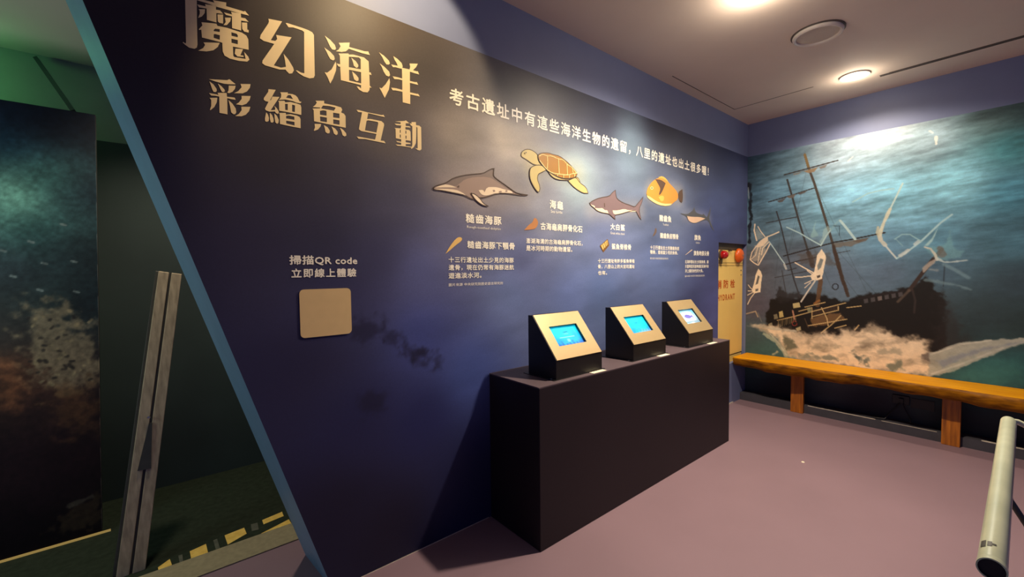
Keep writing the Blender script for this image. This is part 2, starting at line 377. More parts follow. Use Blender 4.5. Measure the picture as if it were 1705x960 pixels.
GL = [[[[(-4.7709,2.3789),(-4.7377,2.3822),(-4.74,2.3007),(-4.741,2.2215),(-4.7435,2.2102),(-4.7502,2.2041),(-4.7652,2.2032),(-4.7756,2.209),(-4.7834,2.2151),(-4.7812,2.2176),(-4.7755,2.2143),(-4.7736,2.2188),(-4.772,2.3152)],[]],[[(-4.7709,2.3789),(-4.7311,2.3853),(-4.6855,2.3891),(-4.6898,2.3965),(-4.6491,2.4036),(-4.65,2.3902),(-4.5929,2.3918),(-4.5903,2.3955),(-4.5772,2.3828),(-4.6053,2.3803),(-4.6803,2.3769),(-4.7005,2.3786),(-4.7379,2.378)],[]],[[(-4.7373,2.3633),(-4.712,2.3658),(-4.714,2.3729),(-4.6813,2.3792),(-4.6818,2.3656),(-4.6692,2.3676),(-4.6603,2.3588),(-4.681,2.3538),(-4.6817,2.32),(-4.7102,2.3192),(-4.71,2.3591),(-4.7321,2.3548)],[]],[[(-4.7334,2.3482),(-4.7146,2.3547),(-4.7162,2.3409),(-4.7244,2.3261),(-4.736,2.3166),(-4.7307,2.333),(-4.7303,2.3436)],[]],[[(-4.6778,2.3502),(-4.6604,2.356),(-4.6615,2.3231),(-4.673,2.3218),(-4.6774,2.3256)],[]],[[(-4.6578,2.3651),(-4.632,2.3664),(-4.6353,2.3756),(-4.6041,2.3807),(-4.6034,2.3658),(-4.59,2.3678),(-4.5792,2.3586),(-4.6038,2.3546),(-4.6049,2.3176),(-4.6336,2.3165),(-4.6327,2.3593),(-4.651,2.3581)],[]],[[(-4.6549,2.3472),(-4.636,2.3535),(-4.6388,2.3393),(-4.6499,2.3218),(-4.6605,2.3175),(-4.6531,2.3315)],[]],[[(-4.6015,2.3484),(-4.5843,2.3537),(-4.5846,2.3279),(-4.5802,2.328),(-4.5805,2.3181),(-4.5952,2.3173),(-4.6011,2.325)],[]],[[(-4.7268,2.3049),(-4.6823,2.3158),(-4.6791,2.3088),(-4.6502,2.3121),(-4.6027,2.3105),(-4.5883,2.3043),(-4.5826,2.2922),(-4.5826,2.2535),(-4.6334,2.2493),(-4.6333,2.2163),(-4.6299,2.2118),(-4.5936,2.2159),(-4.5977,2.2412),(-4.5846,2.227),(-4.5812,2.2168),(-4.5889,2.2074),(-4.6159,2.2022),(-4.6444,2.2019),(-4.6606,2.2079),(-4.6659,2.2212),(-4.6661,2.2524),(-4.673,2.2529),(-4.7269,2.2512),(-4.7281,2.2785),(-4.7348,2.2749),(-4.7352,2.2774),(-4.7243,2.2944)],[[(-4.6911,2.2899),(-4.6864,2.2961),(-4.6726,2.299),(-4.6729,2.2889),(-4.6912,2.2859)],[(-4.6916,2.2737),(-4.6881,2.2767),(-4.6728,2.2773),(-4.6738,2.2607),(-4.692,2.2615)],[(-4.6365,2.3004),(-4.6199,2.3006),(-4.6164,2.2962),(-4.6167,2.2887),(-4.6365,2.2876)],[(-4.6373,2.2769),(-4.617,2.2781),(-4.6175,2.2627),(-4.6373,2.2618)]]],[[(-4.723,2.2353),(-4.6742,2.2498),(-4.6805,2.2329),(-4.6946,2.2163),(-4.7151,2.2059),(-4.7395,2.2009),(-4.7248,2.2148),(-4.7188,2.2273)],[]],[[(-4.6253,2.2444),(-4.601,2.2499),(-4.6103,2.2247),(-4.6006,2.2263),(-4.5995,2.2211),(-4.6202,2.2175),(-4.6283,2.2247)],[]]],[[[(-4.5119,2.3945),(-4.4634,2.4017),(-4.5058,2.3146),(-4.49,2.3169),(-4.4831,2.3265),(-4.4866,2.3413),(-4.4309,2.3505),(-4.4982,2.22),(-4.473,2.2185),(-4.4552,2.2266),(-4.4572,2.2482),(-4.4618,2.2762),(-4.4447,2.2578),(-4.4289,2.2328),(-4.4259,2.2217),(-4.4324,2.2079),(-4.4436,2.2033),(-4.4529,2.211),(-4.4569,2.2158),(-4.4786,2.2096),(-4.5284,2.2111),(-4.5385,2.2167),(-4.5369,2.2272),(-4.4943,2.3039),(-4.5307,2.3036),(-4.5433,2.3094),(-4.5403,2.3232),(-4.513,2.3755),(-4.5102,2.3851)],[]],[[(-4.4508,2.3997),(-4.4431,2.4016),(-4.3903,2.4022),(-4.3674,2.4011),(-4.3515,2.3974),(-4.3451,2.3889),(-4.3463,2.2229),(-4.351,2.2124),(-4.3672,2.2055),(-4.3902,2.2077),(-4.4098,2.2158),(-4.4186,2.2232),(-4.4138,2.2246),(-4.3984,2.2199),(-4.387,2.2207),(-4.3827,2.3883),(-4.3906,2.3916),(-4.4242,2.3919),(-4.4408,2.3868)],[]]],[[[(-4.302,2.4007),(-4.2804,2.3906),(-4.2615,2.3756),(-4.2568,2.362),(-4.2606,2.3548),(-4.2726,2.3525),(-4.2812,2.3618),(-4.2923,2.3837)],[]],[[(-4.3049,2.3504),(-4.2818,2.3406),(-4.2658,2.3275),(-4.2632,2.3147),(-4.2694,2.3077),(-4.2812,2.3093),(-4.2896,2.3217),(-4.2966,2.336)],[]],[[(-4.2596,2.3061),(-4.2569,2.2923),(-4.26,2.2671),(-4.273,2.2301),(-4.2849,2.2064),(-4.2951,2.2301),(-4.3063,2.2479),(-4.2961,2.2487),(-4.2779,2.268)],[]],[[(-4.2447,2.3896),(-4.1976,2.4061),(-4.2003,2.3861),(-4.1318,2.3891),(-4.1153,2.3936),(-4.1084,2.3798),(-4.1451,2.377),(-4.2021,2.3778),(-4.2149,2.3631),(-4.2335,2.3542),(-4.2578,2.3502),(-4.2454,2.3611),(-4.2374,2.3773)],[]],[[(-4.2465,2.344),(-4.2042,2.3571),(-4.2028,2.353),(-4.1838,2.3588),(-4.1358,2.361),(-4.1148,2.3499),(-4.1136,2.3024),(-4.106,2.303),(-4.1029,2.2927),(-4.1129,2.2931),(-4.1125,2.2437),(-4.1034,2.2364),(-4.1127,2.2356),(-4.1147,2.2223),(-4.1233,2.2105),(-4.143,2.2071),(-4.1622,2.2132),(-4.1721,2.2248),(-4.1619,2.2259),(-4.1524,2.2205),(-4.152,2.2348),(-4.2398,2.2331),(-4.2413,2.2892),(-4.2489,2.2885),(-4.2562,2.2992),(-4.241,2.3),(-4.2416,2.3349)],[[(-4.203,2.3436),(-4.1585,2.3541),(-4.1506,2.3486),(-4.1518,2.3042),(-4.2042,2.2985)],[(-4.2039,2.2877),(-4.1505,2.292),(-4.1511,2.2429),(-4.2042,2.2412)]]],[[(-4.1921,2.3429),(-4.1719,2.3328),(-4.162,2.3201),(-4.1635,2.3103),(-4.171,2.305),(-4.1819,2.3112),(-4.1853,2.3257)],[]],[[(-4.1905,2.2854),(-4.1718,2.2735),(-4.1625,2.2635),(-4.1628,2.2524),(-4.1709,2.2471),(-4.1819,2.2519),(-4.1863,2.2663)],[]]],[[[(-4.065,2.4055),(-4.0412,2.3973),(-4.0182,2.3824),(-4.0135,2.3712),(-4.0187,2.364),(-4.0305,2.3615),(-4.0418,2.3738),(-4.0497,2.3885)],[]],[[(-4.0636,2.357),(-4.0408,2.3476),(-4.0178,2.3323),(-4.0141,2.3175),(-4.02,2.309),(-4.0334,2.3106),(-4.0447,2.3246),(-4.054,2.3453)],[]],[[(-4.0178,2.3023),(-4.0149,2.2858),(-4.0215,2.2494),(-4.0426,2.2057),(-4.0537,2.2255),(-4.0673,2.2469),(-4.0565,2.246),(-4.036,2.2707)],[]],[[(-3.9956,2.4097),(-3.9752,2.4032),(-3.9547,2.3902),(-3.9497,2.3773),(-3.9517,2.3687),(-3.9143,2.372),(-3.9104,2.3855),(-3.9137,2.4001),(-3.8698,2.4121),(-3.8794,2.3928),(-3.8963,2.3733),(-3.8762,2.3741),(-3.8706,2.3757),(-3.8635,2.3628),(-3.8911,2.3617),(-3.9128,2.362),(-3.9138,2.3179),(-3.8847,2.3198),(-3.8773,2.3228),(-3.8695,2.311),(-3.914,2.309),(-3.9143,2.264),(-3.8786,2.2658),(-3.8712,2.2677),(-3.8621,2.2573),(-3.9134,2.2544),(-3.9145,2.2078),(-3.953,2.2074),(-3.9536,2.2563),(-3.9891,2.2539),(-4.0028,2.251),(-4.0101,2.2612),(-3.9837,2.2649),(-3.9541,2.2651),(-3.953,2.3105),(-3.9705,2.3099),(-3.993,2.3053),(-4.0013,2.3157),(-3.9772,2.3183),(-3.9535,2.3184),(-3.9535,2.3633),(-3.9865,2.3618),(-3.9985,2.3583),(-4.0068,2.3679),(-3.9742,2.3717),(-3.9792,2.3814),(-3.9891,2.3943)],[]]],[[[(-4.7116,2.1085),(-4.6554,2.12),(-4.6485,2.1257),(-4.6288,2.112),(-4.6475,2.1071),(-4.6658,2.1042),(-4.6934,2.1054)],[]],[[(-4.71,2.101),(-4.6986,2.0935),(-4.6894,2.0796),(-4.6888,2.0721),(-4.6922,2.0674),(-4.6987,2.0661),(-4.7024,2.0743)],[]],[[(-4.6847,2.1001),(-4.6743,2.0932),(-4.6648,2.0831),(-4.6637,2.0775),(-4.6676,2.073),(-4.6734,2.0731),(-4.6772,2.0809)],[]],[[(-4.651,2.1013),(-4.6293,2.1066),(-4.6319,2.0945),(-4.6399,2.0817),(-4.6502,2.0738),(-4.6568,2.074),(-4.6524,2.0834)],[]],[[(-4.7125,2.0584),(-4.6884,2.0597),(-4.6844,2.0578),(-4.6866,2.0659),(-4.6586,2.0726),(-4.6582,2.0589),(-4.6389,2.0613),(-4.6338,2.0616),(-4.6307,2.0545),(-4.6442,2.0531),(-4.6575,2.0538),(-4.6586,1.994),(-4.6833,1.9943),(-4.6822,2.0535),(-4.6951,2.0532),(-4.7064,2.051)],[]],[[(-4.7115,2.0415),(-4.688,2.0478),(-4.6902,2.0313),(-4.6981,2.0121),(-4.7106,1.9974),(-4.7121,1.9984),(-4.7076,2.0138),(-4.7069,2.035)],[]],[[(-4.6535,2.0479),(-4.6413,2.0371),(-4.6317,2.0217),(-4.6304,2.0081),(-4.6341,2.0004),(-4.64,1.9991),(-4.6466,2.0045),(-4.6493,2.0255)],[]],[[(-4.6133,2.1175),(-4.5804,2.1255),(-4.5831,2.1111),(-4.5933,2.0945),(-4.6075,2.0839),(-4.635,2.0776),(-4.621,2.0894),(-4.6102,2.1061)],[]],[[(-4.6113,2.0737),(-4.5815,2.0805),(-4.5855,2.0644),(-4.5965,2.0478),(-4.6107,2.0384),(-4.6303,2.0378),(-4.6207,2.047),(-4.6116,2.0621)],[]],[[(-4.6134,2.0328),(-4.5836,2.0392),(-4.5886,2.0216),(-4.5996,2.0061),(-4.6137,1.997),(-4.6343,1.9934),(-4.6221,2.0041),(-4.613,2.02)],[]]],[[[(-4.52,2.1225),(-4.4945,2.1262),(-4.516,2.08),(-4.5125,2.0818),(-4.5068,2.0968),(-4.4819,2.1016),(-4.5146,2.0425),(-4.4995,2.0469),(-4.4985,2.053),(-4.5017,2.063),(-4.4922,2.0545),(-4.4863,2.044),(-4.4865,2.0371),(-4.4902,2.0333),(-4.4972,2.0357),(-4.4997,2.041),(-4.5191,2.0356),(-4.5312,2.0377),(-4.5345,2.0437),(-4.5215,2.0729),(-4.5318,2.0733),(-4.5377,2.0776),(-4.5366,2.0846),(-4.5212,2.1116)],[]],[[(-4.5306,2.0302),(-4.5247,2.0237),(-4.5217,2.0108),(-4.5229,1.9989),(-4.5291,1.9941),(-4.5351,1.9954),(-4.5356,2.0059)],[]],[[(-4.5179,2.0315),(-4.5107,2.0249),(-4.5059,2.0123),(-4.5053,2.0007),(-4.5099,1.9948),(-4.516,1.9955),(-4.5183,2.0077)],[]],[[(-4.5021,2.0327),(-4.4931,2.0249),(-4.4873,2.0104),(-4.4886,1.9983),(-4.494,1.9942),(-4.4992,1.9981),(-4.5014,2.0133)],[]],[[(-4.4786,2.1209),(-4.4513,2.1274),(-4.4515,2.1224),(-4.4339,2.1248),(-4.4229,2.1226),(-4.4156,2.1164),(-4.4085,2.102),(-4.4005,2.1019),(-4.4058,2.095),(-4.42,2.0942),(-4.4329,2.0971),(-4.4622,2.0966),(-4.484,2.0897),(-4.4765,2.1014),(-4.4753,2.1135)],[[(-4.4584,2.1048),(-4.4507,2.1167),(-4.4415,2.119),(-4.4327,2.1052)]]],[[(-4.4868,2.0851),(-4.4642,2.091),(-4.4617,2.0852),(-4.4423,2.0915),(-4.4201,2.0912),(-4.4051,2.0887),(-4.4025,2.0792),(-4.4034,2.0486),(-4.4582,2.0484),(-4.4844,2.0474),(-4.4843,2.0798)],[[(-4.4628,2.0791),(-4.4527,2.0814),(-4.4534,2.0564),(-4.4626,2.0553)],[(-4.4367,2.0822),(-4.4259,2.0818),(-4.4277,2.0543),(-4.4375,2.0551)]]],[[(-4.4856,2.0383),(-4.4611,2.0438),(-4.4604,2.037),(-4.4438,2.0427),(-4.4215,2.0426),(-4.4103,2.039),(-4.4067,2.0317),(-4.4075,1.994),(-4.4598,1.9944),(-4.4833,1.9955),(-4.4831,2.033)],[[(-4.4602,2.0321),(-4.4513,2.0356),(-4.4301,2.0357),(-4.4299,2.0231),(-4.4605,2.0221)],[(-4.4607,2.0131),(-4.4298,2.0147),(-4.4302,2.0005),(-4.4605,2.0022)]]]],[[[(-4.3463,2.1197),(-4.3121,2.1277),(-4.312,2.1169),(-4.2693,2.1186),(-4.2421,2.1164),(-4.2376,2.1078),(-4.2426,2.0949),(-4.231,2.0921),(-4.2241,2.0839),(-4.2246,2.0331),(-4.2633,2.0327),(-4.3546,2.0336),(-4.3547,2.0779),(-4.359,2.0847),(-4.3308,2.0921),(-4.3271,2.0963),(-4.3579,2.0908),(-4.3477,2.1022),(-4.3415,2.113)],[[(-4.323,2.098),(-4.3167,2.107),(-4.2902,2.1105),(-4.2654,2.1099),(-4.2724,2.0956),(-4.3029,2.0939),(-4.3248,2.0926)],[(-4.3299,2.0815),(-4.3173,2.0868),(-4.3035,2.0875),(-4.3037,2.0675),(-4.3303,2.0658)],[(-4.3305,2.0585),(-4.3029,2.0593),(-4.3034,2.0403),(-4.3297,2.0389)],[(-4.2764,2.0862),(-4.2502,2.0878),(-4.2501,2.0686),(-4.2766,2.0661)],[(-4.2768,2.058),(-4.2504,2.0593),(-4.2505,2.0407),(-4.2767,2.0395)]]],[[(-4.3529,2.023),(-4.327,2.028),(-4.3293,2.0171),(-4.3397,2.0025),(-4.3538,1.9941),(-4.3567,1.995),(-4.3518,2.0084)],[]],[[(-4.316,2.0261),(-4.3009,2.0197),(-4.292,2.0078),(-4.2933,1.997),(-4.3016,1.9933),(-4.3097,1.998),(-4.3123,2.0122)],[]],[[(-4.2843,2.0263),(-4.2699,2.0207),(-4.2593,2.009),(-4.2601,1.9981),(-4.2665,1.9933),(-4.2757,1.9983),(-4.2795,2.0124)],[]],[[(-4.2497,2.0286),(-4.2361,2.0222),(-4.2236,2.0095),(-4.2227,1.9999),(-4.2304,1.9941),(-4.2389,1.9979),(-4.2428,2.0122)],[]]],[[[(-4.1751,2.1215),(-4.1661,2.1228),(-4.1252,2.1215),(-4.0604,2.124),(-4.0501,2.1275),(-4.0446,2.1182),(-4.0707,2.1181),(-4.1229,2.1185),(-4.1284,2.0912),(-4.1136,2.0951),(-4.0611,2.096),(-4.0497,2.0887),(-4.0487,2.0804),(-4.0671,2.0069),(-4.0504,2.0082),(-4.0429,1.9986),(-4.0937,1.9991),(-4.1405,2.0),(-4.1694,1.9958),(-4.1775,2.0044),(-4.162,2.0054),(-4.0936,2.0063),(-4.0866,2.0329),(-4.1565,2.0323),(-4.1664,2.0374),(-4.1658,2.0446),(-4.1508,2.1158),(-4.1687,2.1136)],[[(-4.1311,2.0824),(-4.1237,2.0868),(-4.079,2.0886),(-4.0766,2.0831),(-4.0865,2.039),(-4.1395,2.0392)]]]],[[[(-3.9944,2.1089),(-3.9469,2.1215),(-3.9386,2.1258),(-3.9208,2.1156),(-3.9403,2.1116),(-3.9406,2.0989),(-3.9212,2.1016),(-3.9143,2.0967),(-3.9421,2.0936),(-3.9424,2.0822),(-3.923,2.0836),(-3.9161,2.0773),(-3.9152,2.033),(-3.9421,2.0319),(-3.9424,2.0217),(-3.9188,2.0222),(-3.9161,2.0176),(-3.9426,2.0129),(-3.9428,2.004),(-3.9108,2.0058),(-3.9137,2.0015),(-3.958,2.0001),(-3.985,1.9978),(-3.9943,2.0024),(-3.966,2.0049),(-3.9658,2.0145),(-3.9847,2.0141),(-3.9912,2.0191),(-3.9656,2.02),(-3.9654,2.0313),(-3.9923,2.0313),(-3.9926,2.0746),(-3.9978,2.078),(-3.9669,2.0823),(-3.9638,2.0967),(-3.9881,2.0929),(-3.9973,2.0984),(-3.9664,2.1024),(-3.9662,2.1111)],[[(-3.9711,2.0752),(-3.967,2.0755),(-3.9674,2.061),(-3.9714,2.0609)],[(-3.9716,2.0527),(-3.967,2.0528),(-3.9674,2.0385),(-3.972,2.0384)],[(-3.9419,2.0773),(-3.9375,2.0769),(-3.9378,2.0629),(-3.9428,2.0627)],[(-3.9425,2.0532),(-3.9375,2.0534),(-3.9378,2.039),(-3.9428,2.0388)]]],[[(-3.9194,2.1159),(-3.9082,2.117),(-3.9103,2.1237),(-3.8868,2.1291),(-3.8857,2.114),(-3.8685,2.1155),(-3.8586,2.1093),(-3.8589,2.0032),(-3.8683,1.9951),(-3.8798,1.9958),(-3.8925,2.0026),(-3.8796,2.0035),(-3.8789,2.1026),(-3.8844,2.1079),(-3.8864,2.0575),(-3.8891,2.0263),(-3.8995,2.0065),(-3.9124,1.9953),(-3.9152,1.9961),(-3.9078,2.0153),(-3.9057,2.1048),(-3.914,2.1082)],[]]]]
for g in GL:
    b = MB()
    for o_, hs in g: fill(b, [o_] + hs, AY(2))
    b.build('title_character', M['cream_ink'], wl)
PC = {'dol': (150, 128, 116), 'dold': (122, 106, 98), 'white': (232, 212, 182), 'line': (84, 66, 54), 'turt': (206, 186, 120), 'shell': (168, 118, 44), 'cream': (240, 212, 140),
      'shark': (120, 100, 102), 'orange': (226, 150, 58), 'fin': (92, 66, 46), 'fyel': (236, 186, 84), 'marl': (88, 88, 90), 'peach': (228, 192, 160), 'bone': (232, 190, 110), 'bone2': (190, 128, 74), 'bone3': (120, 84, 40), 'tooth': (104, 86, 76)}
PM = {k: mat('ink_' + k, v, .5, var=.03, scale=12) for k, v in PC.items()}
